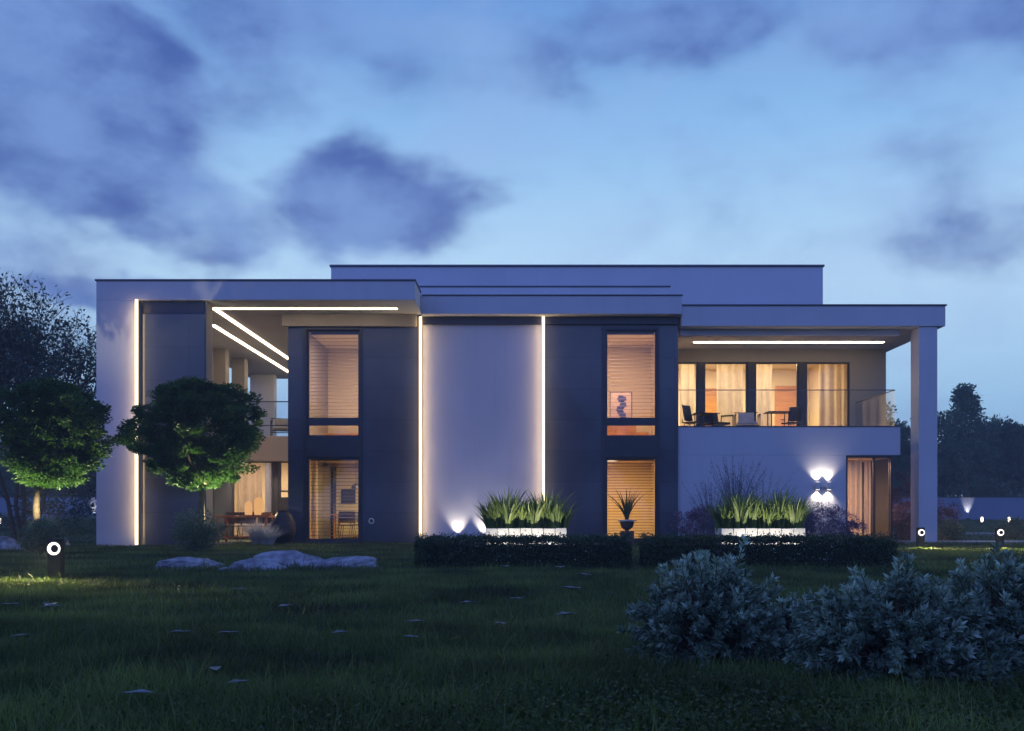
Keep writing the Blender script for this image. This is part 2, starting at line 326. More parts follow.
# clover low in front of the blue shrubs
n = 9000; x = rng.normal(1.1, 1.0, n); y = 3.3+np.abs(rng.normal(0, .55, n)); P = np.stack([x, y, gz(x, y)+.02+.05*rng.random(n)], 1); D = rng.normal(size=(n, 3)); D[:, 2] = np.abs(D[:, 2])*.4
tag(leaves('clover', P, D, .022, .009, M['clover']), 'small yellow green clover leaves among the foreground grass', 'ground cover', kind='stuff')
# fallen leaves
for i, (X, Y) in enumerate([(215, 688), (238, 703), (138, 715), (180, 648), (228, 648), (517, 608), (570, 598), (468, 612), (566, 624), (415, 633), (411, 650), (500, 634), (20, 653), (50, 618), (286, 618), (340, 646), (239, 598), (10, 617), (52, 620), (505, 573), (583, 584), (560, 574)]):
    Y0 = H/((Y-515)/1000); x = px(X, Y0); g = float(gz(x, Y0)); a = random.random()*6; l = random.uniform(.05, .085)*min(1.8, max(1, Y0/6))
    pts = []; nn = 9
    for k in range(nn):
        t = k/(nn-1)*2-1; wv = .45*(1-abs(t)**1.6)**.8*(1+.25*math.sin(5*t+i))
        pts.append((t, wv))
    V = []; 
    for t, wv in pts:
        for s, zz in ((-1, .14), (0, 0), (1, .14)):
            V.append((l*(t*math.cos(a)-s*wv*math.sin(a)), l*(t*math.sin(a)+s*wv*math.cos(a)), l*(zz*wv*2.0+.06*t*t)))
    F = []
    for k in range(nn-1):
        for s in (0, 1): F.append((k*3+s, k*3+s+1, k*3+s+4, k*3+s+3))
    o = link('fallen_leaf', V, F, M['fallen'], loc=(x, Y0, g+.085)); sm = o.modifiers.new('thick', 'SOLIDIFY'); sm.thickness = .001
    tag(o, 'small pale curled dry leaf lying on the dark lawn', 'leaf', 'fallen leaves on the lawn')

# ---------------------------------------------------------------- the villa
YL, YM = 24.7, 26.5; zS = 6.09
villa = thing('villa', 'two storey flat roofed modern white and anthracite villa with lit strips', 'house', (0, YM, 0))
class V0:                      # children of the villa are modelled in world coordinates
    pass
def part(o): o.parent = villa; o.location.y -= YM; return o
def vb(name, mat, x0, x1, y0, y1, z0, z1, bevel=.012, label=None):
    o = part(bx(name, M[mat], None, x0, x1, y0, y1, z0, z1, bevel))
    if label: o['label'] = label
    return o
# foundations / floors
vb('floor_slab', 'pave', -10.08, -6.2, 26.2, 28.95, -.2, .04, label='paved terrace floor')
vb('floor_slab', 'floor', -6.15, 4.2, 26.82, 35.4, -.2, .06); vb('floor_slab', 'floor', -10.08, -6.2, 29.3, 36, -.2, .05); vb('floor_slab', 'floor', 4.3, 9.9, 26.9, 34, -.2, .05)
# left wing: end wall with portal leg, roof slab
vb('wall', 'white', -10.47, -9.46, YL, 25.3, -.3, zS); vb('wall', 'white', -10.47, -10.1, 25.3, 33, -.3, zS)
vb('roof', 'white', -10.47, -2.594, YL, 26.497, zS, pz(281, YL), label='white left roof slab over the terrace'); vb('roof', 'white', -10.47, -6.0, 26.5, 39.0, zS, pz(281, YL))
vb('coping', 'coping', -10.50, -2.57, YL-.03, YL+.25, pz(281, YL), pz(281, YL)+.045)
vb('coping', 'coping', -2.80, -2.565, YL+.26, 26.05, pz(281, YL), pz(281, YL)+.045)
vb('cladding', 'dark', -9.36, -7.80, 24.76, 25.3, -.2, 5.76); vb('cladding', 'darkstrip', -9.36, -7.82, 24.82, 25.25, 5.765, 6.085)
vb('cladding', 'taupe', -7.797, -7.775, 24.79, 25.3, -.2, 6.08)
# upper terrace columns and balcony
for (a, b, Y) in ((213, 225.5, 31.9), (231.5, 244.5, 33.8), (250, 274, 37.7)): vb('column', 'taupe' if Y < 37 else 'white', px(a, Y), px(b, Y), Y, Y+.42, 3.0, zS-.003)
vb('balcony', 'cream', -10.08, -6.2, 28.9, 29.15, pz(461, 28.9), pz(436, 28.9)); vb('balcony', 'taupe', -10.08, -6.2, 29.16, 39, 2.75, 3.0)
# middle block front walls (pieces round the two window columns)
z1, z2, z3, z4 = .10, pz(457, YM), pz(437, YM), pz(330, YM)
wa0, wa1 = px(307, YM), px(360, YM); wb0, wb1 = px(605.5, YM), px(657, YM); mt = 6.02
def wall_with_column(x0, x1, o0, o1):
    for a, b, c, d in ((x0, o0, -.3, mt), (o1, x1, -.3, mt), (o0, o1, -.3, z1), (o0, o1, z2, z3), (o0, o1, z4, mt)):
        vb('wall', 'dark', a, b, YM, YM+.3, c, d, 0)
wall_with_column(px(288, YM), -2.66, wa0, wa1); wall_with_column(.66, px(678, YM), wb0, wb1)
vb('wall', 'white', -2.58, .57, YM-.02, YM+.3, -.3, mt, 0, 'pale rendered centre wall between two light strips')
vb('lintel', 'taupe', px(283, YM), -2.72, YM-.12, YM-.002, 5.76, 6.087)
vb('wall', 'dark', -2.66, -2.58, YM+.02, YM+.3, -.3, mt, 0); vb('wall', 'dark', .57, .66, YM+.02, YM+.3, -.3, mt, 0)
vb('wall', 'taupe', px(288, YM), -5.95, YM+.3, 36, -.3, zS-.01, 0); vb('wall', 'cream', 4.0, 4.19, YM+.3, 35, -.3, 6.0, 0)
vb('cladding', 'darkstrip', -2.57, 4.20, YM-.10, YM-.022, pz(325, YM), 6.022)
# middle roof steps
vb('roof', 'white', -2.59, 4.23, 26.1, 36, 6.026, 6.50, label='white roof slab over the middle block'); vb('coping', 'coping', -2.56, 4.25, 26.07, 26.3, 6.50, 6.535)
vb('roof', 'white', -2.85, 4.2, 28, 29.9, 6.505, 7.16); vb('coping', 'coping', -2.85, 4.22, 27.97, 28.2, 7.16, 7.20)
vb('roof', 'white', px(331, 30), px(823, 30), 30, 38, 6.0, pz(265.5, 30)-.04, label='recessed rooftop storey'); vb('coping', 'coping', px(331, 30)-.04, px(823, 30)+.04, 29.95, 38.05, pz(265.5, 30)-.04, pz(265.5, 30)+.02)
vb('roof', 'white', -5.99, -2.86, 26.505, 36, 6.10, 6.54)
# right wing
YR = 26.2
vb('roof', 'white', 4.235, 11.15, YR, 34.5, 5.73, pz(306, YR), label='white right roof slab over the balcony'); vb('coping', 'coping', 4.24, 11.18, YR-.03, YR+.22, pz(306, YR), pz(306, YR)+.045); vb('coping', 'coping', 10.96, 11.18, YR+.23, 34.5, pz(306, YR), pz(306, YR)+.045)
vb('beam', 'white', 4.26, 10.1, 26.6, 26.85, 5.555, 5.727)
vb('column', 'white', px(919, YR+.05), px(937.5, YR+.05), YR+.05, YR+.62, -.1, 5.727, label='tall white column at the right corner')
zb = pz(427, 26.6); zu = 2.37
vb('wall', 'white', 4.20, px(846, 26.6), 26.6, 26.85, -.3, zu, 0, 'pale rendered wall under the right balcony')
vb('balcony', 'white', 4.20, 10.12, 26.6, 26.8, zu, zb); vb('balcony', 'white', 4.20, 10.12, 26.81, 29.78, zu+.01, 2.95); vb('balcony', 'white', 9.95, 10.12, 26.81, 29.78, 2.955, zb)
vb('coping', 'coping', 4.20, 10.14, 26.58, 26.82, zb, zb+.03)
# upper back wall of the balcony
YB = 29.8; zt = pz(362, YB); f = lambda a: px(a, YB)
openings = [(677, 698), (704, 748), (755, 799), (806, 850)]
for a, b in ((698, 704), (748, 755), (799, 806)): vb('wall', 'frame', f(a), f(b), YB+.01, YB+.25, 2.95, zt-.002, 0)
vb('wall', 'taupe', f(850), f(886), YB, YB+.25, 2.95, 5.727, 0); vb('wall', 'taupe', 4.2, f(850)-.001, YB, YB+.25, zt, 5.727, 0)
vb('wall', 'cream', 4.2, 9.9, 34.0, 34.2, 0, 5.727, 0); vb('wall', 'cream', f(850), f(850)+.15, YB+.25, 34, 3.02, 5.727, 0)
vb('wall', 'cream', 10.9-.2, 10.9, YB+.25, 34, 2.95, 5.727, 0)
vb('ceiling', 'cream', 4.2, 9.9, 26.86, 34, 2.36-.05, 2.36, 0); vb('floor_slab', 'floor', 4.2, 10.6, 29.79, 34, 2.8, 3.02, 0)
# interior partitions, ceilings of the middle block
for a, b, Y in ((-5.95, -2.2, 31.0), (.8, 4.0, 30.6)):
    vb('interior_wall', 'cream', a, b, Y, Y+.12, .06, 2.36, 0); vb('interior_wall', 'cream', a, b, Y, Y+.12, 2.77, 5.9, 0)
vb('interior_wall', 'cream', -2.2, -2.05, YM+.31, 31.2, .06, 5.9, 0); vb('interior_wall', 'cream', .65, .79, YM+.31, 31.2, .06, 5.9, 0)
vb('floor_slab', 'cream', -5.94, 3.99, YM+.31, 35, 2.37, 2.76, 0); vb('ceiling', 'cream', -5.94, 3.99, YM+.31, 35, 5.91, 6.01, 0)
# left ground room behind the terrace glazing
vb('interior_wall', 'cream', -10.08, -6.2, 33, 33.12, .06, 2.7, 0); vb('ceiling', 'cream', -10.08, -6.2, 29.16, 33, 2.65, 2.74, 0)
vb('interior_wall', 'cream', -10.08, -9.98, 29.3, 33, .06, 2.64, 0)
# right ground room
vb('interior_wall', 'cream', 6.6, 6.72, 26.86, 31, .06, 2.3, 0); vb('interior_wall', 'cream', 6.72, 9.9, 31, 31.12, .06, 2.3, 0)

# windows (window > frame, pane)
def window(x0, x1, y, z0, z1, mull=(), trans=(), fw=.05, dep=.08, label=None, mat='frame'):
    m = MB(); e = .002
    m.box(x0+e, x0+fw, y, y+dep, z0+e, z1-e); m.box(x1-fw, x1-e, y, y+dep, z0+e, z1-e); m.box(x0+fw, x1-fw, y, y+dep, z1-fw, z1-e); m.box(x0+fw, x1-fw, y, y+dep, z0+e, z0+fw)
    for a in mull: m.box(a-fw/2, a+fw/2, y+.004, y+dep-.004, z0+fw, z1-fw)
    for a, t in trans: m.box(x0+fw, x1-fw, y+.006, y+dep-.006, a, a+t)
    o = part(m.build('window', M[mat])); 
    p = bx('pane', M['glass'], None, x0+fw, x1-fw, y+dep*.45, y+dep*.45+.012, z0+fw, z1-fw); p.parent = o
    if label: o['label'] = label
    return o
# window columns: proud anthracite frame joining both storeys
for a, b in ((wa0, wa1), (wb0, wb1)):
    o = window(a, b, YM+.02, z3, z4, trans=((pz(425.5, YM), .21),)); window(a, b, YM+.02, z1, z2)
    m = MB(); m.box(a-.10, a-.003, YM-.05, YM-.003, -.1, z4+.09); m.box(b+.003, b+.06, YM-.05, YM-.003, -.1, z4+.09); m.box(a-.003, b+.003, YM-.05, YM-.003, z4, z4+.09); m.box(a-.003, b+.003, YM-.045, YM-.003, z2, z3)
    part(m.build('window_surround', M['frame']))
for a, b in openings: window(f(a), f(b), YB+.05, 3.0, zt, label='tall balcony window')
# terrace glazing at ground level
yt = 29.2; g = lambda a: px(a, yt); zt2 = pz(461, yt)
window(-10.0, g(214), yt, .05, zt2, trans=((1.75, .1),)); window(g(232), g(273), yt, .05, zt2, label='wide sliding terrace door'); window(g(279), -6.15, yt, .05, zt2, trans=((.9, .4), (1.45, .05)))
vb('cladding', 'dark', g(214)+.01, g(232)-.01, yt, yt+.1, .05, zt2); vb('cladding', 'frame', g(273)+.01, g(279)-.01, yt, yt+.1, .05, zt2)
# right ground window, front and side
wr0, wr1 = px(846, 26.6), px(893, 26.6)
window(wr0, wr1, 26.62, .06, zu, mull=(px(874.5, 26.6),), label='ground floor corner window with pink curtains')
m = MB(); 
for yy in (26.72, 28.2, 29.7, 30.95): m.box(9.86, 9.92, yy, yy+.06, .06, zu-.002)
m.box(9.865, 9.915, 26.78, 30.95, zu-.08, zu-.004); m.box(9.865, 9.915, 26.78, 30.95, .06, .12)
sw = part(m.build('window', M['frame'])); p = bx('pane', M['glass'], None, 9.885, 9.895, 26.78, 30.95, .12, zu-.08); p.parent = sw
# glass railings
def railing(name, boxes, rails, label):
    m = MB(); [m.box(*b) for b in boxes]; o = part(m.build(name, M['railglass'])); o['label'] = label
    m = MB(); [m.box(*b) for b in rails]; r = m.build('rail', M['coping']); r.parent = o
zr = pz(390, 26.6)
railing('glass_railing', [(4.22, 9.98, 26.69, 26.704, zb+.03, zr), (9.99, 10.004, 26.70, 29.78, zb+.03, zr)], [(4.22, 10.01, 26.68, 26.714, zr, zr+.022), (9.985, 10.012, 26.716, 29.78, zr, zr+.022)], 'frameless glass railing on the right balcony')
zr2 = pz(402, 28.95)
railing('glass_railing', [(-10.06, -6.2, 29.0, 29.014, pz(436, 28.9), zr2)], [(-10.06, -6.2, 28.985, 29.025, zr2, zr2+.03), (-10.06, -6.2, 28.985, 29.025, 3.36, 3.39)], 'frameless glass railing on the left upper terrace')
# light strips
def strip(x0, x1, y0, y1, z0, z1, mat='strip', label=None):
    o = part(bx('light_strip', M[mat], None, x0, x1, y0, y1, z0, z1))
    if label: o['label'] = label
strip(-9.445, -9.375, YL-.17, YL-.15, .05, zS-.02, label='vertical light strip on the left end wall')
strip(-2.655, -2.585, YM-.19, YM-.17, .2, 6.0, label='vertical light strip left of the pale centre wall')
strip(.580, .650, YM-.19, YM-.17, .2, 6.0, label='vertical light strip right of the pale centre wall')
for a, b, c in ((-9.41, YL, YL+.05), (-2.62, YM-.02, YM+.015), (.615, YM-.02, YM+.015)):
    vb('strip_profile', 'white', a-.018, a+.018, b-.12, c, .21, 5.99, 0); vb('added_halo_light', 'halo_backlight', a-.024, a+.024, b-.148, b-.122, .22, 5.98, 0)  # hidden emitters added behind the strips to widen their halo on the wall
strip(-7.95, px(397, 25.7), 25.66, 25.74, zS-.02, zS-.002, 'strip_soft'); strip(-7.90, -7.80, 25.75, 38, zS-.02, zS-.002, 'strip_soft'); strip(-8.62, -8.52, 27.9, 38, zS-.02, zS-.002, 'strip_soft')
strip(px(694, 28.6), 10.4, 28.55, 28.67, 5.71, 5.728, 'strip_soft')

# ---------------------------------------------------------------- curtains, blinds, rooms
def curtain(x0, x1, y, z0, z1, mat, label, amp=.045, freq=26, pull=0.0):
    n = max(24, int((x1-x0)*70)); V = []; rows = 7
    for r in range(rows):
        t = r/(rows-1)
        for i in range(n+1):
            u = i/n; xx = x0+(x1-x0)*u*(1-pull*math.sin(t*math.pi*.9)); V.append((xx, y+amp*math.sin(u*(x1-x0)*freq+.6*math.sin(u*9))*(1-.25*t)+.01*math.sin(9*u+4*t), z0+(z1-z0)*t))
    F = [(r*(n+1)+i, r*(n+1)+i+1, (r+1)*(n+1)+i+1, (r+1)*(n+1)+i) for r in range(rows-1) for i in range(n)]
    o = link('curtain', V, F, M[mat], smooth=True); return tag(o, label, 'curtain')
curtain(g(232)+.06, g(259), yt+.35, .08, 2.6, 'linen', 'beige full length curtain behind the left terrace door')
curtain(g(261), g(271), yt+.45, .08, 2.6, 'bluelinen', 'narrow grey blue curtain beside the beige terrace curtain')
curtain(f(683), f(697), YB+.5, 3.03, 5.4, 'linen', 'pale curtain in the narrow leftmost balcony window')
curtain(f(720), f(747), YB+.5, 3.03, 5.4, 'linen', 'sheer curtain in the second balcony window from the left')
curtain(f(752), f(778), YB+.5, 3.03, 5.4, 'linen', 'sheer curtain left of the wooden door in the balcony room', pull=.1)
curtain(f(824), f(851), YB+.5, 3.03, 5.4, 'linen', 'gathered pale curtain at the right end of the balcony windows')
curtain(wr0+.06, wr0+.55, 26.95, .08, 2.25, 'linen', 'pinkish curtain at the left of the ground floor corner window', freq=40)
curtain(wr0+.62, wr0+.80, 26.98, .08, 2.25, 'linen', 'narrow gathered curtain in the middle of the ground floor corner window', freq=40)
curtain(wa0-.15, wa0+.12, YM+.9, .08, 2.33, 'linen', 'narrow curtain at the left of the dining room window', freq=40)
def blind(x0, x1, y, z0, z1, label, gap=.095):
    t = thing('window_blind', label, 'blind', ((x0+x1)/2, y, z1)); m = MB(); w2 = (x1-x0)/2; z = -.06
    while z > z0-z1+.03:
        n = len(m.V); m.V += [(-w2, -.010, z), (w2, -.010, z), (w2, .010, z+.012), (-w2, .010, z+.012), (-w2, -.010, z-.004), (w2, -.010, z-.004), (w2, .010, z+.008), (-w2, .010, z+.008)]
        m.F += [(n, n+1, n+2, n+3), (n+4, n+7, n+6, n+5), (n, n+4, n+5, n+1), (n+2, n+6, n+7, n+3)]; z -= gap
    m.build('slats', M['slat'], t); MB().box(-w2, w2, -.02, .02, -.045, 0).build('head_rail', M['frame'], t)
blind(wa0+.06, wa1-.06, YM+.16, z1+.06, z2-.03, 'slatted blind in the ground floor dining room window')
blind(wa0+.06, wa1-.06, YM+.16, pz(418, YM), z4-.04, 'slatted blind in the upper window near the left terrace')
blind(wb0+.06, wb1-.06, YM+.16, z1+.06, z2-.03, 'slatted blind in the ground floor window behind the potted agave', .075)
blind(wb0+.06, wb1-.06, YM+.16, pz(418, YM), z4-.04, 'slatted blind in the upper window with the framed picture')
def ceiling_lamp(x, y, z, en, label, s=.5, col=WARM):
    t = thing('ceiling_light', label, 'ceiling light', (x, y, z)); m = MB(); m.lathe([(.19, -.001), (.20, -.03), (.19, -.05), (.17, -.05)], 0, 0, 24).build('housing', M['white'], t)
    MB().lathe([(.165, -.051), (.165, -.058)], 0, 0, 24).build('diffuser', M['ceil'], t)
    lamp('AREA', 'ceiling_light_glow', (x, y, z-.07), en, col, s)
LF = 2.0
ceiling_lamp(-4.2, 28.3, 2.37, 62*LF, 'round ceiling light in the ground floor dining room'); ceiling_lamp(-4.2, 27.75, 5.91, 72*LF, 'round ceiling light in the upper room near the left terrace', col=(1, .66, .48))
ceiling_lamp(2.6, 28.3, 2.37, 62*LF, 'round ceiling light in the ground floor room with the agave', col=(1, .55, .20)); ceiling_lamp(2.6, 27.75, 5.91, 72*LF, 'round ceiling light above the framed picture', col=(1, .60, .42))
ceiling_lamp(5.4, 31.6, 5.727, 210, 'left of the two ceiling lights in the balcony room', col=(1, .76, .44)); ceiling_lamp(7.9, 31.6, 5.727, 210, 'right of the two ceiling lights in the balcony room', col=(1, .76, .44))
ceiling_lamp(-7.9, 31, 2.65, 150, 'round ceiling light in the room behind the left terrace', col=(1, .66, .42)); ceiling_lamp(8.7, 28.6, 2.31, 170, 'round ceiling light in the corner room with the pink curtains', col=(1, .58, .34))
# door in the balcony room, pictures, furniture inside
t = thing('interior_door', 'orange wooden door at the back of the balcony room', 'door', (px(790, 33.9), 33.9, 3.02)); MB().box(-.42, .42, -.04, .0, 0, 2.05).build('leaf', M['oak'], t); m = MB(); m.box(-.5, -.423, -.06, .09, 0, 2.13); m.box(.423, .5, -.06, .09, 0, 2.13); m.box(-.422, .422, -.06, .09, 2.053, 2.13); m.build('door_frame', M['oak'], t)
MB().tube([(-.34, -.08, 1.0), (-.2, -.08, 1.0)], .012).build('handle', M['black'], t)
t = thing('wall_panel', 'orange wooden wall panel seen through the second balcony window', 'panel', (px(712, 33.9), 33.98, 3.02)); MB().box(-.42, .42, -.05, 0, 0, 2.0).build('board', M['oak'], t); MB().box(-.44, .44, -.06, 0, 2.003, 2.06).build('trim', M['oak'], t)
def sideboard(x, y, z, w2, h, d, label, mat='oak'):
    t = thing('sideboard', label, 'cabinet', (x, y, z)); MB().box(-w2, w2, -d/2, d/2, .1, h).build('body', M[mat], t, .006)
    for k in (-1, 0, 1): MB().box(w2*2/3*k-w2/3+.01, w2*2/3*k+w2/3-.01, -d/2-.018, -d/2-.002, .13, h-.03).build('drawer', M['oak'], t, .003)
    for a in (-1, 1):
        for b in (-1, 1): MB().box(a*(w2-.05)-.02, a*(w2-.05)+.02, b*(d/2-.05)-.02, b*(d/2-.05)+.02, 0, .098).build('leg', M['black'], t)
    return t
sideboard(px(620, 28.6), 28.7, 2.76, .45, .62, .4, 'wooden sideboard behind the upper window with the picture')
t = thing('framed_picture', 'framed abstract blue picture standing on the upper room sideboard', 'picture', (px(621, 28.6), 28.6, 3.385))
m = MB(); m.box(-.32, -.30, 0, .03, 0, .93); m.box(.30, .32, 0, .03, 0, .93); m.box(-.299, .299, 0, .03, .91, .93); m.box(-.299, .299, 0, .03, 0, .02); m.build('frame', M['black'], t)
MB().box(-.298, .298, .008, .02, .021, .909).build('canvas', plain('picture_canvas', (.55, .42, .34), .8), t)
bl = MB(); 
for cx, cz, r1, r2 in ((.02, .72, .13, .10), (.06, .55, .09, .12), (-.04, .40, .10, .11), (.05, .24, .09, .14), (.10, .12, .08, .07)):
    n = len(bl.V); k = 14; bl.V += [(cx+r1*math.cos(2*math.pi*j/k)*(1+.25*math.sin(3*j)), .004, cz+r2*math.sin(2*math.pi*j/k)*(1+.2*math.cos(5*j))) for j in range(k)]; bl.F.append(tuple(range(n, n+k)))
bl.build('paint_shapes', plain('blue_paint', (.05, .06, .22), .6), t)
sideboard(px(628, 30.2), 30.2, 2.76, .6, .5, .4, 'low wooden cabinet at the back of the upper picture room')
sideboard(px(340, 30.4), 30.6, 2.76, .7, .5, .4, 'low wooden cabinet in the upper room near the left terrace')
# dining room behind the blind
t = thing('wall_panel', 'tall dark wardrobe panel in the dining room', 'panel', (px(324, 30), 30.2, .06)); MB().box(-.16, .16, 0, .5, 0, 2.2).build('board', M['taupe'], t); MB().box(.17, .24, -.02, .5, 0, 2.2).build('trim', M['black'], t)
t = thing('wall_screen', 'dark rectangular screen on the dining room back wall', 'screen', (px(348, 30.9), 30.99, 1.35)); MB().box(-.22, .22, -.04, 0, -.22, .22).build('bezel', M['black'], t, .005); MB().box(-.20, .20, -.045, -.041, -.20, .20).build('display', M['frame'], t)
def table(name, x, y, z, w2, d2, h, mat, label, rz=0, leg=.04, top=.04, bar=True, cat='table'):
    t = thing(name, label, cat, (x, y, z), rz); MB().box(-w2, w2, -d2, d2, h-top, h).build('table_top', M[mat], t, .006)
    for a in (-1, 1):
        for b in (-1, 1): MB().box(a*(w2-.1)-leg/2, a*(w2-.1)+leg/2, b*(d2-.08)-leg/2, b*(d2-.08)+leg/2, 0, h-top-.002).build('leg', M[mat], t)
    if bar: MB().box(-w2+.13, w2-.13, -.03, .03, .1, .15).build('stretcher', M[mat], t)
    return t
def chair(x, y, z, rz, label, mat='blackwood', h=.82, seat=.45, group=None):
    t = thing('chair', label, 'chair', (x, y, z), rz, group)
    MB().box(-.22, .22, -.22, .2, seat-.035, seat).build('seat', M[mat], t, .012)
    V = []; F = []; n = 9
    for r in range(4):
        for i in range(n): u = i/(n-1)*2-1; zz = seat+.05+(h-seat-.05)*r/3; V += [(u*.23, .2-.09*u*u+.03*r, zz), (u*.215, .2-.09*u*u+.03*r-.02, zz)]
    for r in range(3):
        for i in range(n-1):
            a = (r*n+i)*2; b = ((r+1)*n+i)*2; F += [(a, a+2, b+2, b), (a+1, b+1, b+3, a+3)]
    for i in range(n-1): a = (3*n+i)*2; F.append((a, a+2, a+3, a+1)); a = i*2; F.append((a, a+1, a+3, a+2))
    for e2 in (0, n-1):
        for r in range(3): a = (r*n+e2)*2; b = ((r+1)*n+e2)*2; F.append((a, b, b+1, a+1))
    link('backrest', V, F, M[mat], t)
    for a in (-1, 1):
        for b in (-1, 1): MB().tube([(a*.15, b*.15, seat-.034), (a*.21, b*.21, 0)], .009, 6).build('leg', M['black'], t)
        MB().tube([(a*.2, .17, seat-.03), (a*.215, .2, seat+.08)], .012, 6).build('back_support', M['black'], t)
    return t
table('dining_table', px(352, 29), 29, .06, .55, .4, .75, 'oak', 'small dining table behind the ground floor blind')
chair(px(348, 28.3), 28.3, .06, math.pi, 'dark chair in front of the indoor dining table'); chair(px(356, 29.7), 29.8, .06, 0, 'dark chair behind the indoor dining table')
t = thing('pendant_lamp', 'black pendant lamp hanging above the indoor dining table', 'lamp', (px(356, 29), 29, 1.55)); MB().lathe([(.14, 0), (.12, .09), (.03, .15), (.02, .17)], 0, 0, 20, False).build('lamp_shade', M['black'], t); MB().tube([(0, 0, .16), (0, 0, .815)], .006, 6).build('cord', M['black'], t)
# ---------------------------------------------------------------- terrace furniture (left)
tx = px(246, 27.3)
table('garden_table', tx, 27.3, .04, .74, .45, .73, 'redwood', 'orange teak garden table on the left terrace', leg=.06, top=.06)
for k, (dx, dy, rz, lab) in enumerate(((-.5, .42, .1, 'dark shell chair at the left end behind the teak table'), (-.12, .45, -.1, 'dark shell chair second from the left behind the teak table'), (.42, .5, .15, 'dark shell chair behind the right half of the teak table'))):
    chair(tx+dx, 27.3+dy, .04, rz, lab, group='chairs round the teak table')
for X, lab in ((228, 'left'), (266, 'right')):  # downlights added to brighten the teak table; no such fixture known
    t = thing('added_downlight', lab+' added downlight under the upper left terrace', 'downlight', (px(X, 28.3)-.0, 29.03, 2.338)); MB().lathe([(.05, -.001), (.07, -.004), (.07, -.012), (.045, -.012)], 0, 0, 20).build('trim_ring', M['coping'], t); MB().lathe([(.042, -.004), (.042, -.008)], 0, 0, 20).build('lens', M['ceil'], t)
    lamp('SPOT', 'added_downlight_beam', (px(X, 28.3), 28.98, 2.30), 260, (1, .74, .46), .05, spot=130, blend=.7, target=(px(X, 28.0), 27.6, .3))
def dome(x, y, z, r, h, label):
    t = thing('lantern', label, 'lantern', (x, y, z)); prof = [(r*.9, .012), (r, .03), (r, h-r)]+[(r*math.cos(a), h-r+r*math.sin(a)) for a in (.4, .8, 1.15, 1.45)]
    MB().lathe(prof, 0, 0, 20).build('lamp_shade', M['lantern'], t, smooth=True); MB().lathe([(r*.95, 0), (r*.95, .011)], 0, 0, 20).build('base', M['oak'], t)
dome(px(248.5, 27.2), 27.2, .77, .10, .38, 'shorter of the two glowing domed lanterns on the teak table'); dome(px(258.5, 27.3), 27.3, .77, .115, .50, 'taller of the two glowing domed lanterns on the teak table')
t = thing('tray', 'low wooden tray at the right end of the teak table', 'tray', (px(267, 27.25), 27.25, .77)); MB().box(-.13, .13, -.1, .1, 0, .015).build('base', M['oak'], t); m = MB(); m.box(-.13, .13, -.1, -.09, .016, .07); m.box(-.13, .13, .09, .1, .016, .07); m.box(-.13, -.12, -.089, .089, .016, .07); m.box(.12, .13, -.089, .089, .016, .07); m.build('rim', M['oak'], t)
# wicker urn
ux, uy = px(284.5, 26.1), 25.95
prof = [(.16, 0), (.24, .08), (.31, .28), (.335, .45), (.30, .62), (.22, .76), (.14, .86), (.15, .90), (.12, .91)]
m = MB(); pr = []
for k in range(60):
    t0 = k/59*(len(prof)-1); i = min(int(t0), len(prof)-2); u = t0-i; pr.append((prof[i][0]*(1-u)+prof[i+1][0]*u+.006*math.sin(k*1.9), prof[i][1]*(1-u)+prof[i+1][1]*u))
o = m.lathe(pr, 0, 0, 40).build('wicker_urn', M['wicker'], smooth=True); o.location = (ux, uy, .0); tag(o, 'dark woven egg shaped urn beside the dark window pier', 'urn')
# upper left terrace furniture
def lounge(x, y, z, rz, label, cush='cushion'):
    t = thing('lounge_chair', label, 'armchair', (x, y, z), rz, 'armchairs on the balconies')
    MB().box(-.28, .28, -.27, .27, .36, .43).build('seat_cushion', M[cush], t, .03); 
    V = MB(); V.V = [(-.22, .24, .44), (.22, .24, .44), (.22, .33, .74), (-.22, .33, .74), (-.22, .30, .44), (.22, .30, .44), (.22, .38, .73), (-.22, .38, .73)]; V.F = [(0, 1, 2, 3), (4, 7, 6, 5), (0, 4, 5, 1), (1, 5, 6, 2), (2, 6, 7, 3), (3, 7, 4, 0)]; V.build('back_cushion', M[cush], t, .03)
    for s in (-1, 1):
        MB().tube([(s*.33, -.3, 0), (s*.33, -.3, .6), (s*.33, .3, .64), (s*.33, .42, 0)], .016, 8).build('side_frame', M['black'], t)
        MB().tube([(s*.33, -.3, .615), (s*.33, .3, .655)], .026, 8).build('armrest', M['black'], t)
    m = MB(); m.tube([(-.33, -.28, .31), (.33, -.28, .31)], .014); m.tube([(-.33, .32, .31), (.33, .32, .31)], .014); m.tube([(-.33, .40, .74), (.33, .40, .74)], .014); m.build('cross_bars', M['black'], t)
    return t
zf = 2.955
lounge(px(717, 28.2), 28.2, zf, .35, 'dark armchair at the left group of the right balcony', 'blackwood'); lounge(px(747, 28.1), 28.1, zf, -.15, 'armchair with pale cushion in the middle of the right balcony')
chair(px(692, 28.3), 28.3, zf, .9, 'black chair at the left end of the right balcony', h=.95); chair(px(792, 28.4), 28.4, zf, -.9, 'black chair by the small table on the right balcony', h=.92)
table('side_table', px(705, 28.3), 28.6, zf, .3, .3, .72, 'blackwood', 'black side table beside the leftmost balcony chair', leg=.025, top=.025, bar=False); table('side_table', px(779, 28.2), 28.3, zf, .34, .3, .74, 'blackwood', 'black side table near the wooden door on the right balcony', leg=.025, top=.025, bar=False)
lounge(px(281, 30.2), 30.4, 3.0, .3, 'armchair on the left upper terrace behind the rail')
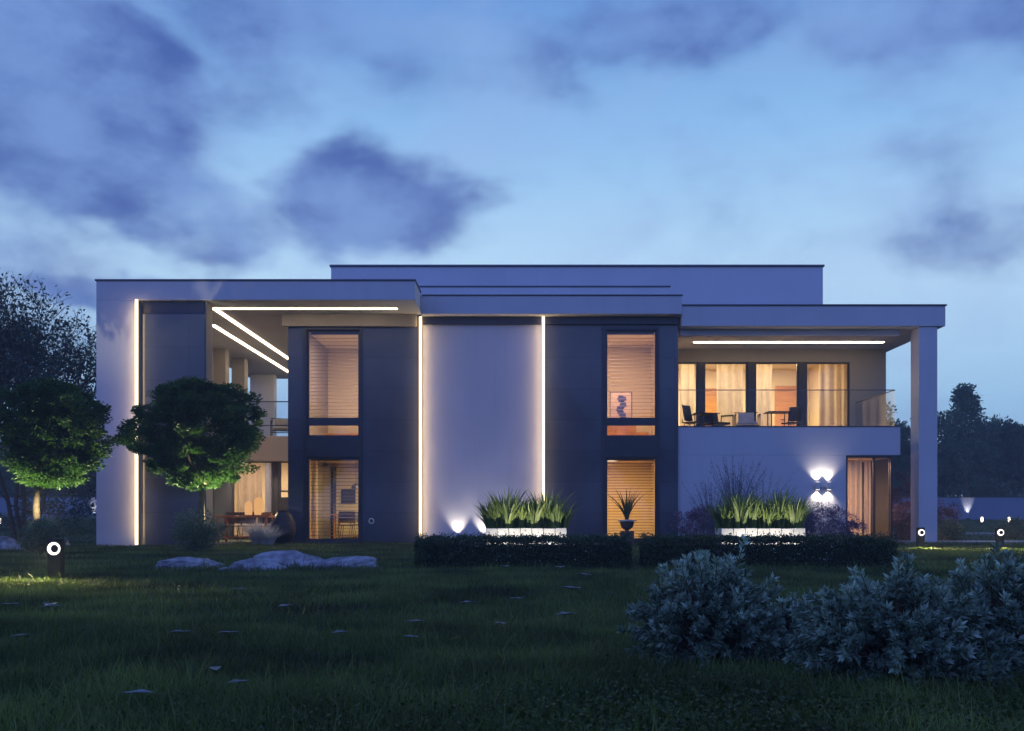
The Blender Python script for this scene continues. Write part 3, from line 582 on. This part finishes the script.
# potted shrub on the left upper terrace
# ---------------------------------------------------------------- wall mounted lamps and uplights
t = thing('wall_lamp', 'twin up and down wall lamp glowing on the pale right wall', 'wall lamp', (px(822, 26.6), 26.6, pz(486, 26.6)))
MB().box(-.24, .24, -.05, -.002, -.04, .04).build('back_plate', M['concrete'], t, .004)
for s in (-1, 1):
    MB().tube([(s*.15, -.12, -.10), (s*.15, -.12, .10)], .055, 20).build('lamp_tube', M['concrete'], t)
    for q in (-1, 1):
        MB().tube([(s*.15, -.12, q*.101), (s*.15, -.12, q*.105)], .05, 20).build('lens', M['lampdisc'], t)
        l = lamp('SPOT', 'wall_lamp_beam', (px(822, 26.6)+s*.15, 26.6-.075, pz(486, 26.6)+q*.115), 30, SOFTW, .03, spot=110, blend=.95, target=(px(822, 26.6)+s*.15, 26.6-.05, pz(486, 26.6)+q*1.0))
def uplight(x, y, label, target, en, spot=60, col=SOFTW, group=None, z=None, r=.05, blend=.8):
    z = float(gz(x, y)) if z is None else z; t = thing('ground_spotlight', label, 'spotlight', (x, y, z), 0, group)
    MB().lathe([(r*1.1, -.06), (r*1.1, .07), (r*1.25, .075), (r*1.25, .09), (r*1.0, .09)], 0, 0, 20).build('housing', M['black'], t); MB().lathe([(r*.98, .084), (r*.98, .088)], 0, 0, 20).build('lens', M['lampdisc'], t)
    lamp('SPOT', 'spotlight_beam', (x, y, z+.11), en, col, .03, spot=spot, blend=blend, target=target)
for X, lab, en in ((457, 'left', 60), (483, 'middle', 54), (511, 'right', 62)):
    x = px(X, 26.2); uplight(x, 26.33, lab+'most of the three spotlights at the foot of the pale centre wall' if lab != 'middle' else 'middle one of the three spotlights at the foot of the pale centre wall', (x, 26.47, 2.8), en, 76, group='spotlights lighting the pale wall')
t = thing('porthole_lamp', 'small round ring lamp low on the dark wall', 'wall lamp', (px(371.5, 26.5), 26.498, pz(521, 26.5))); m = MB()
k = 24; m.tube([(.065*math.cos(2*math.pi*j/k), -.02, .065*math.sin(2*math.pi*j/k)) for j in range(k+1)], .017, 8, False).build('ring', M['concrete'], t); MB().tube([(0, -.012, 0), (0, -.001, 0)], .05, 20).build('lens', M['coping'], t)
# bollards
def bollard(x, y, label):
    z = float(gz(x, y)); t = thing('bollard_light', label, 'bollard light', (x, y, z), math.atan2(-x, y)*.0, 'bollard lights on the lawn'); w2, h, zc = .080, .50, .385
    m = MB(); m.box(-w2, w2, -.05, .05, -.05, h); m.build('post', M['black'], t, .006)
    ring = MB(); k = 40
    for r in (0, 1, 2):
        pass
    V = []; F = []
    for j in range(k):
        a = 2*math.pi*j/k; ir = .046; off = .009
        V += [(.074*math.cos(a), -.062, zc+.074*math.sin(a)), (ir*math.cos(a)+off, -.062, zc+ir*math.sin(a)), (.074*math.cos(a), -.0505, zc+.074*math.sin(a)), (ir*math.cos(a)+off, -.0505, zc+ir*math.sin(a))]
    for j in range(k):
        a = 4*j; b = 4*((j+1) % k); F += [(a, b, b+1, a+1), (a, a+2, b+2, b), (a+1, b+1, b+3, a+3)]
    link('light_ring', V, F, M['ring'], t); MB().tube([(.012, -.066, zc), (.012, -.051, zc)], .040, 20).build('centre_disc', M['black'], t)
    lamp('SPOT', 'bollard_glow', (x, y-.16, z+.32), 130, (1, .84, .42), .05, spot=155, blend=.7, target=(x, y-.75, z))
bollard(px(56, 11.6), 11.6, 'bollard light with glowing ring standing alone on the left lawn'); bollard(px(920.5, 22.6), 22.6, 'bollard light with glowing ring in front of the white column'); bollard(px(999.5, 22.6), 22.6, 'bollard light with glowing ring at the far right of the lawn')

# ---------------------------------------------------------------- vegetation
def crown_points(n, rx, ry, rz, clumps, cr_, rg, flat=.55, bottom=-.75):
    """leaf positions gathered in uneven clumps filling a flattened crown; returns points and outward directions"""
    cs = []
    while len(cs) < clumps:
        p = rg.normal(size=3); p /= np.linalg.norm(p); rad = .55+.45*rg.random()
        if p[2] < bottom: continue
        taper = 1 if p[2] > -.15 else max(.3, 1+(p[2]+.15)*.9)
        cs.append((p*[rx*taper, ry*taper, rz]*rad*(.92+.16*rg.random())))
    cs = np.array(cs); i = rg.integers(0, clumps, n); s = cr_*(.6+.8*rg.random(clumps)); v = unit(rg.normal(size=(n, 3)))*(rg.random(n)[:, None]**.45)
    P = cs[i]+v*s[i][:, None]*[1, 1, flat]; return P, v+.5*unit(cs[i]), i
def limbs(m, base, ends, r0, rg, k=6):
    for e_ in ends:
        e_ = Vector(e_); b = Vector(base); mid = b.lerp(e_, .5)+Vector((rg.normal()*.06, rg.normal()*.06, -.10*(e_-b).length)); m.tube([b, b.lerp(mid, .5)+Vector((0, 0, .01)), mid, e_], [r0, r0*.75, r0*.5, r0*.15], k)
def topiary(x, y, trunk_h, ztop, rx, label, seed, dx=0):
    rg = np.random.default_rng(seed); t = thing('topiary_tree', label, 'tree', (x, y, float(gz(x, y)))); zc = (trunk_h+ztop)/2; rz = (ztop-trunk_h)/2
    K = 300; zz = rg.random(K)*2-1; zz[:20] *= .5; prof = np.where(zz > 0, np.sqrt(np.clip(1-zz**2.2, 0, 1)), 1-.62*np.abs(zz)**1.5); a_ = rg.random(K)*6.283; rr_ = np.sqrt(.12+.88*rg.random(K))*prof*(.84+.20*np.sin(a_*3+seed+zz*3))*(1+.12*(rg.random(K) > .85))
    cs = np.stack([rx*.86*rr_*np.cos(a_), rx*.80*rr_*np.sin(a_), rz*.90*zz], 1); n = 72000; i = rg.integers(0, K, n); v = unit(rg.normal(size=(n, 3)))*(rg.random(n)[:, None]**.5); P = cs[i]+v*(.10+.16*rg.random(K))[i][:, None]*[1.15, 1.15, .62]; D = v+.5*unit(cs[i])
    shade = rg.random(K); P = P+[dx, 0, zc]
    leaves('crown', P, D*[1, 1, .6],  .045+.035*rg.random(len(P)), .020, M['topiary'], t, tint=np.clip(shade[i]*.5+rg.random(len(P))*.5, 0, 1), rg=rg)
    m = MB(); m.tube([(0, 0, -.1), (.01, 0, .15), (-.02, .01, trunk_h*.7), (.02, 0, trunk_h+.15)], [.11, .085, .07, .065], 12)
    limbs(m, (.02, 0, trunk_h+.1), [(dx+rx*.6*math.cos(a), rx*.6*math.sin(a), zc+rz*.25*math.sin(3*a)) for a in np.linspace(0, 6.0, 11)], .045, rg); m.build('trunk', M['bark'], t, smooth=True)
    return t
topiary(px(37, 21), 21, pz(487, 21), pz(379, 21), 1.48, 'dense round topiary tree at the left edge of the lawn', 3, dx=px(50, 21)-px(37, 21)); topiary(px(202, 22), 22, pz(489, 22), pz(379, 22), 1.98, 'dense round topiary tree in front of the dark left pier', 4, dx=px(197, 22)-px(202, 22))
uplight(px(50, 21), 20.45, 'spotlight under the leftmost topiary tree', (px(54, 21), 20.9, 2.0), 800, 74, (1, .93, .6)); uplight(px(209, 22), 22.25, 'spotlight under the topiary tree beside the terrace', (px(205, 22), 21.75, 2.2), 1150, 76, (1, .93, .6))
# tall airy tree at far left
def airy(x, y, h, label, seed, spread=.42, nst=4, leaf=.075, lmat='airy', maxd=5, per=9):
    rg = np.random.default_rng(seed); t = thing('airy_tree', label, 'tree', (x, y, float(gz(x, y)))); m = MB(); LP = []; LD = []
    def grow(p, d, ln, r, dep):
        d = Vector(d).normalized(); q = p+d*ln; mid = p+d*ln*.5+Vector(rg.normal(size=3)*ln*.04); m.tube([p, mid, q], [r, r*.85, r*.68], 5 if dep > 2 else 8, False)
        if dep >= 3:
            for _ in range(per): s = rg.random(); LP.append(np.array(p.lerp(q, s))+rg.normal(size=3)*.10); LD.append(rg.normal(size=3)+[0, 0, -.3])
        if dep >= maxd: return
        for _ in range(3 if dep else 4):
            v = Vector(rg.normal(size=3)); v.z = abs(v.z)*.4; grow(q, d*1.0+v*spread*(1+.15*dep)+Vector((0, 0, .12)), ln*(.62+.22*rg.random()), r*.6, dep+1)
        grow(p.lerp(q, .6), d+Vector(rg.normal(size=3))*.8, ln*.6, r*.45, dep+1)
    for k in range(nst):
        a = 2*math.pi*k/nst+rg.random(); grow(Vector((.18*math.cos(a), .18*math.sin(a), -.1)), (.22*math.cos(a), .22*math.sin(a), 1), h*.31, .075, 0)
    m.build('trunk', M['bark'], t, smooth=True); P = np.array(LP); D = np.array(LD); leaves('crown', P, D, leaf*(.6+.8*rg.random(len(P))), leaf*.34, M[lmat], t, rg=rg); return t
airy(px(22, 30), 30, 7.5, 'tall loose leaved tree rising behind the left topiary', 11, leaf=.11, per=3)
# background trees
def backtree(name, label, x, y, h, w_, seed, conif=False, n=9000):
    rg = np.random.default_rng(seed); t = thing(name, label, 'tree', (x, y, float(gz(x, y))), 0, 'trees beyond the boundary wall')
    if conif:
        k = 240; zc = rg.random(k)**.8; rad = (1-zc)*w_*.5*(.6+.6*rg.random(k))+.12; a = rg.random(k)*6.28; cs = np.stack([rad*np.cos(a), rad*np.sin(a), h*(.12+.88*zc)], 1); i = rg.integers(0, k, n)
        P = cs[i]*[1, 1, 1]+rg.normal(size=(n, 3))*[.22, .22, .16]; D = rg.normal(size=(n, 3))+unit(cs[i]*[1, 1, 0])*.8
    else:
        P, D, i = crown_points(n, w_*.46, w_*.42, h*.40, 60, w_*.13, rg, .8, -.95); P = P+[0, 0, h*.58]
    sh = rg.random(300)[i]; leaves('crown', P, D, .16+.12*rg.random(n), .06, M['far'], t, tint=np.clip(.5*sh+.5*rg.random(n), 0, 1), rg=rg)
    m = MB(); m.tube([(0, 0, -.3), (.05, 0, h*.4), (0, .04, h*.93)], [h*.022, h*.016, .02], 8); limbs(m, (.04, 0, h*.3), [(w_*.3*math.cos(a), w_*.3*math.sin(a), h*(.5+.1*math.sin(2*a))) for a in np.linspace(0, 5.5, 7)], .06, rg, 5); m.build('trunk', M['bark'], t)
YT = 64
def top(y_, Y): return pz(y_, Y)-.5
specs = [(965, 64, 388, 5.6, True, 'tallest pointed tree behind the right boundary wall'), (944, 67, 404, 4.6, False, 'bushy tree left of the tallest pointed tree behind the wall'), (993, 66, 417, 4.6, False, 'bushy tree just right of the tallest pointed tree behind the wall'), (1016, 64, 415, 4.4, False, 'bushy tree at the right edge of the photo behind the wall'),
 (900, 66, 425, 4.5, False, 'tree seen between the balcony end and the white column'), (872, 70, 402, 5.0, False, 'tree mostly hidden behind the right balcony railing'), (1050, 68, 420, 6, False, 'tree at the outer right beyond the photo edge'), (975, 70, 440, 6.5, False, 'low dark tree filling in behind the tallest pointed tree'),
 (-8, 66, 440, 6, False, 'dark tree at the far left behind the wall'), (30, 70, 455, 6, False, 'dark tree behind the left wall beneath the airy tree'), (72, 66, 448, 5.6, False, 'dark tree behind the left wall nearest the house'), (918, 72, 445, 6, False, 'low tree behind the white column')]
for k, (X, Y, yt_, wd_, cf, lab) in enumerate(specs): backtree('pointed_tree' if cf else 'bushy_tree', lab, px(X, Y), Y, top(yt_, Y), wd_, 50+k, cf, 9000)
src = [o for o in bpy.data.objects if o.get('label') == specs[2][5]][0]
for k, (x, y, sc_) in enumerate([(-17, -24, 1.15), (-10.5, -27, 1.35), (-3, -25, 1.0), (4, -26, 1.25), (10, -24, 1.05), (16, -27, 1.3)]):
    c = copy_tree(src); c.location = (x, y, 0); c.rotation_euler.z = k*1.3; c.scale = (sc_*1.25, sc_*1.25, sc_*1.25); tag(c, 'tall tree on the street side mirrored in the glossy anthracite panels', 'tree', 'street side trees reflected in the dark panels')
n = 60000; a = (rng.random(n)*2-1)*1.0; rr = 84+6*rng.random(n); hh = 4.6+.9*np.sin(a*37)+.7*np.sin(a*91+2)+.5*np.sin(a*17)
P = np.stack([rr*np.sin(a), rr*np.cos(a), .5+hh*rng.random(n)**.7], 1); tag(leaves('far_woodland', P, rng.normal(size=(n, 3)), .45, .17, M['far']), 'continuous dark distant woodland beyond the garden wall', 'woodland', kind='stuff')
# boundary walls
def bwall(name, x0, x1, label):
    t = thing(name, label, 'wall', ((x0+x1)/2, 60, .4)); w2 = (x1-x0)/2; MB().box(-w2, w2, 0, .25, -.3, 1.42).build('wall_body', M['paintwall'], t); MB().box(-w2-.02, w2+.02, -.03, .28, 1.422, 1.47).build('coping', M['coping'], t)
bwall('boundary_wall', -48, -13, 'low blue rendered garden wall behind the left trees'); bwall('boundary_wall', 13, 52, 'low blue rendered garden wall behind the right lawn')
uplight(px(87, 59), 59.84, 'spotlight at the foot of the left garden wall', (px(87, 59), 59.95, 2.1), 170, 50, r=.1); uplight(px(975, 59), 59.84, 'spotlight at the foot of the right garden wall', (px(975, 59), 59.95, 2.1), 200, 50, r=.1)
def capsule(x, y, label):
    t = thing('path_light', label, 'path light', (x, y, float(gz(x, y))), 0, 'white path lights in front of the right wall'); MB().lathe([(.03, .16), (.05, .19), (.055, .33), (.04, .38), (.02, .39)], 0, 0, 16).build('lamp_globe', M['lampdisc'], t, smooth=True); MB().lathe([(.035, -.05), (.035, .159)], 0, 0, 12).build('post', M['black'], t)
capsule(px(982, 46), 46, 'white path light left of the pair before the garden wall'); capsule(px(1009, 46), 46, 'white path light right of the pair before the garden wall'); capsule(px(0, 42), 42, 'white path light at the far left of the garden')
# paving at right
o = MB().box(10.15, 15.5, 26.25, 27.7, -.1, .075).build('path', M['pave'], bevel=.01); tag(o, kind='structure'); o = MB().box(13, 22, 33.5, 35, -.1, float(gz(0, 34))+.04).build('path', M['pave'], bevel=.01); tag(o, kind='structure')
# hedges
def hedge(x0, x1, y0, y1, h, label, seed, glint):
    rg = np.random.default_rng(seed); t = thing('box_hedge', label, 'hedge', ((x0+x1)/2, (y0+y1)/2, 0)); w2, d2 = (x1-x0)/2, (y1-y0)/2; n = int(26000*(x1-x0)/3.2)
    P = (rg.random((n, 3))*2-1)*[w2, d2, 1]; P[:, 2] = rg.random(n)*h; s = rg.random(n); f1 = s < .42; f2 = (s >= .42) & (s < .8); f3 = (s >= .8) & (s < .9)
    bump = .035*np.sin(P[:, 0]*7+2*np.sin(P[:, 1]*9))+.02*np.sin(P[:, 0]*19)
    P[f1, 1] = -d2+np.abs(rg.normal(0, .035, f1.sum()))+bump[f1]; P[f2, 2] = h-np.abs(rg.normal(0, .03, f2.sum()))+bump[f2]*.6; sg = np.sign(rg.random(f3.sum())-.5); P[f3, 0] = sg*(w2-np.abs(rg.normal(0, .03, f3.sum())))
    # rounded ends
    e_ = np.clip((np.abs(P[:, 0])-(w2-.25))/.25, 0, 1); P[:, 2] *= 1-.14*e_**2; P[:, 1] *= 1-.12*e_**2
    k = int(n*.05); P[:k, 2] = h+np.abs(rg.normal(0, .03, k)); P[:k, 1] = (rg.random(k)*2-1)*d2; D = rg.normal(size=(n, 3))*.8+[0, -.5, .5]; leaves('foliage', P, D, .026+.014*rg.random(n), .010, M['hedge'], t, rg=rg)
    m = MB(); 
    for k in range(int((x1-x0)/.22)): xx = -w2+.15+k*.22; m.tube([(xx, 0, -.05), (xx+.03, .02, h*.5), (xx-.04, -.05, h*.88)], [.014, .01, .004], 5)
    m.build('stems', M['bark'], t)
    # a solid dim heart of packed twigs so that light does not pass straight through
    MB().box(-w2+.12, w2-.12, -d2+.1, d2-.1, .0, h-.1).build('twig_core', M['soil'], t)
    g0, g1, k = glint; P = np.stack([(g0+(g1-g0)*rg.random(k))-(x0+x1)/2, np.full(k, -d2-.015)+.02*rg.random(k), .08+.36*rg.random(k)], 1); leaves('glint_flecks', P, rg.normal(size=(k, 3))+[0, -.6, 0], .012+.016*rg.random(k), .007, M['glint_fleck'], t, rg=rg)  # pale flecks standing in for glints of light on the glossy leaves
hy = 14.25
hedge(px(414, hy), px(632, hy), hy, 15.15, .44, 'clipped box hedge in front of the left white planter', 21, (px(455, hy), px(600, hy), 130)); hedge(px(646, hy), px(899, hy), hy, 15.15, .44, 'clipped box hedge in front of the right white planter', 22, (px(715, hy), px(850, hy), 90))
# planters
def spearclump(x, y, z, seed, label, group, hgt=.6, n=46, spread=.15, mat='spear', wid=.022, name='spear_plant', lean=.35):
    rg = np.random.default_rng(seed); az_ = rg.random(n)*6.28; B_ = np.stack([spread*rg.random(n)*np.cos(az_), spread*rg.random(n)*np.sin(az_), np.zeros(n)], 1)
    o = blades(name, B_, hgt*(.6+.5*rg.random(n)), wid*(.7+.6*rg.random(n)), lean*(.3+1.1*rg.random(n)), M[mat], seg=6, rg=rg, az=az_, droop=1.9); o.location = (x, y, z); tag(o, label, 'plant', group); return o
ordn = ['leftmost', 'second from left', 'third from left', 'fourth from left', 'fifth from left', 'rightmost']
def planter(X0, X1, Y, which, seed):
    x0, x1 = px(X0, Y), px(X1, Y); t = thing('planter', 'long white block planter behind the '+which+' hedge', 'planter', ((x0+x1)/2, Y, 0)); w2 = (x1-x0)/2; h = pz(528, Y); m = MB(); k = 7
    for j in range(k):
        a = -w2+2*w2*j/k; m.box(a+.004, a+2*w2/k-.004, -.26, -.20, -.02, h+random.uniform(-.004, .004)); m.box(a+.004, a+2*w2/k-.004, .20, .26, -.02, h)
    m.box(-w2, -w2+.06, -.198, .198, -.02, h-.002); m.box(w2-.06, w2, -.198, .198, -.02, h-.002); m.build('sides', M['planterwhite'], t, .006); MB().box(-w2+.062, w2-.062, -.198, .198, 0, h-.05).build('soil', M['soil'], t)
    for j in range(6): spearclump(x0+.14+(x1-x0-.28)*j/5, Y+.04*(-1)**j, h-.06, seed+j, ordn[j]+' spear leaved plant in the '+which+' white planter', 'spear leaved plants in the '+which+' planter', hgt=.60+.12*math.sin(j*2.1+seed), lean=.50, wid=.025, n=170, spread=.16)
    for j, dx in enumerate((-.42, 0, .42)):
        uplight(dx+(x0+x1)/2, Y-.52, ('left', 'middle', 'right')[j]+' spotlight hidden between the '+which+' hedge and its planter', (dx+(x0+x1)/2, Y-.05, .95), 17, 125, (1, .93, .78), r=.04, z=.05)
planter(486, 566, 15.9, 'left', 100); planter(718, 801, 15.9, 'right', 200)
# agave pot before window B
t = thing('potted_agave', 'potted agave in front of the right ground floor blind', 'potted plant', (px(627, 26.0), 26.0, 0)); MB().lathe([(.08, .40), (.15, .46), (.19, .60), (.17, .615)], 0, 0, 24).build('pot', M['terracotta'], t); MB().lathe([(.24, .616), (.25, .65), (.17, .66)], 0, 0, 24).build('pot_rim', M['concrete'], t); MB().box(-.17, .17, -.12, .12, -.02, .36).box(-.05, .05, -.05, .05, .361, .40).build('stand', M['terracotta'], t, .005)
rg = np.random.default_rng(5); n = 26; az_ = np.arange(n)*2.4; bl_ = blades('leaves', np.stack([.03*np.cos(az_), .03*np.sin(az_), np.full(n, .64)], 1), .7+.4*rg.random(n), np.full(n, .03), .15+.75*rg.random(n), M['hedge'], t, seg=6, rg=rg, az=az_)
# round shrubs
def shrub(x, y, rx, rz, label, seed, mat='shrub', n=5000, leaf=.045, name='shrub', group=None, z=None):
    rg = np.random.default_rng(seed); t = thing(name, label, 'shrub', (x, y, float(gz(x, y)) if z is None else z), 0, group)
    P, D, i = crown_points(n, rx*.8, rx*.7, rz*.55, 40, rx*.26, rg, .8, -.9); P = P+[0, 0, rz*.5]; P[:, 2] = np.maximum(P[:, 2], .01); leaves('foliage', P, D, leaf*(.7+.6*rg.random(n)), leaf*.3, M[mat], t, rg=rg)
    m = MB(); limbs(m, (0, 0, -.02), [(rx*.6*math.cos(a), rx*.5*math.sin(a), rz*.7) for a in np.linspace(0, 5.6, 9)], .012, rg, 5); m.build('stems', M['bark'], t); return t
shrub(px(40, 19), 19.2, .52, .62, 'low bushy shrub under the leftmost topiary tree', 31, n=6000); shrub(px(194, 21), 21.0, .72, .74, 'olive green shrub under the topiary tree by the terrace', 32, n=7000)
for k, (X, Y, r_, h_, lab) in enumerate([(692, 25.6, .55, .95, 'dark purple shrub at the foot of the pale wall left of the planter'), (712, 25.3, .5, 1.0, 'purple shrub behind the left end of the right planter'), (822, 25.4, .65, 1.05, 'purple shrub under the twin wall lamp'), (842, 25.2, .6, .9, 'purple shrub left of the corner window'), (803, 25.2, .35, .9, 'purple shrub behind the right end of the right planter')]): shrub(px(X, Y), Y, r_, h_, lab, 60+k, 'purple', 4500, .04, 'purple_shrub', 'purple shrubs along the right wall')
for k, (X, Y, r_, h_, lab) in enumerate([(903, 28.5, .5, 1.1, 'pinkish shrub between the corner window and the white column'), (945, 29, .6, 1.0, 'pinkish shrub right of the white column'), (902, 31, .5, 1.9, 'tall pink flowering shrub behind the white column')]): shrub(px(X, Y), Y, r_, h_, lab, 70+k, 'pink', 4500, .045, 'pink_shrub', 'pink shrubs beside the white column')
for k, (X, Y, r_, lab) in enumerate([(951, 28, .45, 'low grassy clump right of the white column'), (1014, 30, .7, 'low grassy clump at the right edge of the garden'), (66, 34, 1.0, 'low green bush on the far left lawn'), (84, 36, .9, 'low green bush before the left garden wall'), (12, 36, 1.0, 'low green bush at the left edge of the far lawn')]): shrub(px(X, Y), Y, r_, .55, lab, 80+k, 'shrub', 3500, .05, 'low_bush')
# wispy tall stems behind the right planter
def wispy(x, y, h, label, seed, n=60):
    rg = np.random.default_rng(seed); m = MB(); P = []; D = []
    for k in range(n):
        a = rg.random()*6.28; l = .12+.5*rg.random(); hh_ = h*(.6+.4*rg.random()); q = [Vector((.08*math.cos(a)+l*math.cos(a)*t*t*1.3, .05*math.sin(a)+.5*l*math.sin(a)*t*t, hh_*t)) for t in (0, .35, .7, 1)]; m.tube(q, [.006, .005, .004, .002], 4, False)
        for s in range(26): u = .25+.75*rg.random(); b = q[1].lerp(q[3], (u-.25)/.75); P.append(np.array(b)+rg.normal(size=3)*.015); D.append(rg.normal(size=3)+[0, 0, 1])
    t = thing('wispy_plant', label, 'plant', (x, y, float(gz(x, y)))); m.build('stems', M['wisp'], t); P = np.array(P); leaves('foliage', P, np.array(D), .05, .008, M['wisp'], t, rg=rg)
wispy(px(735, 24.6), 24.6, 2.25, 'tall wispy stems rising in front of the pale right wall', 91, 70); wispy(px(762, 24.8), 24.8, 1.9, 'shorter wispy stems left of the twin wall lamp', 92, 40); wispy(px(712, 24.9), 24.9, 1.7, 'wispy stems leaning left near the dark window pier', 93, 40)
# pale ornamental grass by the urn
for k, (X, Y, h_, lab) in enumerate([(258, 25.5, .62, 'larger pale blue ornamental grass tuft beside the urn'), (268, 25.2, .45, 'smaller pale blue ornamental grass tuft beside the urn')]): spearclump(px(X, Y), Y, 0, 300+k, lab, 'pale grass tufts beside the urn', h_*1.25, 520, .14, 'pale', .006, 'grass_tuft', .8)
# blue leaved foreground shrubs
def blueshrub(x, y, rx, rz, label, seed, stems=300):
    rg = np.random.default_rng(seed); t = thing('blue_shrub', label, 'shrub', (x, y, float(gz(x, y))), 0, 'blue leaved shrubs in the foreground'); m = MB(); P = []; D = []; S = []; W = []
    T_ = []  # leaf tints, darkened low and inward as painted shade
    for k in range(stems):
        d = rg.normal(size=3); d[2] = abs(d[2])*.85+.08; d /= np.linalg.norm(d); rad = .62+.38*rg.random()+.17*math.sin(d[0]*8+seed)*math.cos(d[2]*7+d[1]*5); e_ = d*[rx, rx*.8, rz]*rad; e_[2] = max(e_[2], .06)
        b = Vector((e_[0]*.12, e_[1]*.12, 0)); e_ = Vector(e_); mid = b.lerp(e_, .55)+Vector((0, 0, .10*rz)); m.tube([b, mid, e_], [.006, .004, .002], 4, False); td = np.array((e_-mid).normalized()); br = rg.random()
        nl = 56
        for j in range(nl):
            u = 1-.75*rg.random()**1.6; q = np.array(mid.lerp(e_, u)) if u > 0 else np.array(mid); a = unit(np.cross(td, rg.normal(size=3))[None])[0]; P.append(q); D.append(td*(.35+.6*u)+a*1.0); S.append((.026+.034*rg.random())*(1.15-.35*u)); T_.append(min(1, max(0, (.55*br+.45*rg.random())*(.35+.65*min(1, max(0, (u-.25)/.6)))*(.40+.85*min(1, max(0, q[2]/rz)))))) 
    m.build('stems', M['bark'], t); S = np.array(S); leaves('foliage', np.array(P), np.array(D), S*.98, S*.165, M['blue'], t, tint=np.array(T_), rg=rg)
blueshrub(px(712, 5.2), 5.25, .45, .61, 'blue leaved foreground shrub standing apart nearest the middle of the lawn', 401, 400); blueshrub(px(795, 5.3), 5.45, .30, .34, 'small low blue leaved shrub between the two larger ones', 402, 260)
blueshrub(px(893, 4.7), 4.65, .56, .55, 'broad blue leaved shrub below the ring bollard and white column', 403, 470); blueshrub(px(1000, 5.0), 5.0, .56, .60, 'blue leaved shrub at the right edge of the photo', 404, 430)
# rocks
def rock(x, y, rx, ry, rz, label, seed, rot=0):
    rg = np.random.default_rng(seed); nu, nv = 120, 46; u = np.linspace(0, 2*np.pi, nu, endpoint=False); v = np.linspace(-.25, np.pi/2, nv); U, VV = np.meshgrid(u, v); d = np.stack([np.cos(U)*np.cos(VV), np.sin(U)*np.cos(VV), np.sin(VV)], 2)
    r = np.ones(U.shape)
    for k in range(16):                      # facets: cut the blob with random planes
        nrm = rg.normal(size=3); nrm[2] = abs(nrm[2])*.6; nrm /= np.linalg.norm(nrm); lim = .62+.3*rg.random(); dt = d@nrm; r = np.where(dt*r > lim, lim/np.maximum(dt, 1e-3), r)
    for fq, am in ((3, .10), (7, .075), (15, .045), (31, .028), (57, .016)):
        a, b, c_ = rg.random(3)*6; r = r-am*1.2*np.abs(np.sin(d[..., 0]*fq+a+2*np.sin(d[..., 2]*fq*.7))*np.sin(d[..., 1]*fq*1.1+b)*np.cos(d[..., 2]*fq*1.3+c_))
    P = (d*r[..., None]*[rx, ry, rz]).reshape(-1, 3); j = (np.arange(nv-1)[:, None]*nu+np.arange(nu)[None]).reshape(-1); j2 = (np.arange(nv-1)[:, None]*nu+((np.arange(nu)+1) % nu)[None]).reshape(-1)
    o = npmesh('rock', P, np.stack([j, j2, j2+nu, j+nu], 1), M['rock']); o.location = (x, y, 0); o.rotation_euler.z = rot; tag(o, label, 'rock', 'rocks on the lawn')
Yk = 14.3
rock(px(187, Yk), 14.4, .74, .46, .21, 'flat grey rock on its own left of the other rocks', 501, .1); rock(px(262, Yk), 13.9, .56, .36, .22, 'low grey rock at the left front of the rock cluster', 502, .5); rock(px(290, Yk), 14.5, .86, .46, .29, 'largest grey rock in the middle of the cluster', 504, -.1); rock(px(340, Yk), 14.4, .76, .42, .23, 'grey rock sloping down at the right of the cluster', 505, .2)
rock(px(8, 22), 22, .5, .4, .35, 'grey rock at the far left edge of the lawn', 506); rock(px(55, 24), 24, .45, .4, .3, 'small grey rock behind the leftmost topiary tree', 507)

hz, hn, hl, hb = nodes_of('haze_air'); hn.remove(hb); pv = hn.new('ShaderNodeVolumePrincipled'); pv.inputs['Density'].default_value = .0026; pv.inputs['Color'].default_value = (.80, .86, .95, 1); hl.new(pv.outputs[0], hn['Material Output'].inputs['Volume'])
tag(bx('haze', hz, None, -262, 262, -122, 262, -1.6, 12.6), 'thin bluish evening haze filling the garden', 'haze', kind='stuff')
# ---------------------------------------------------------------- render settings
sc.view_settings.view_transform = 'Standard'; sc.view_settings.look = 'None'; sc.view_settings.exposure = .08; sc.view_settings.gamma = 1
sc.render.engine = 'CYCLES'; cy = sc.cycles; cy.use_denoising = True; cy.max_bounces = 6; cy.diffuse_bounces = 3; cy.glossy_bounces = 3; cy.transparent_max_bounces = 12; cy.sample_clamp_indirect = 4; cy.caustics_reflective = False; cy.caustics_refractive = False
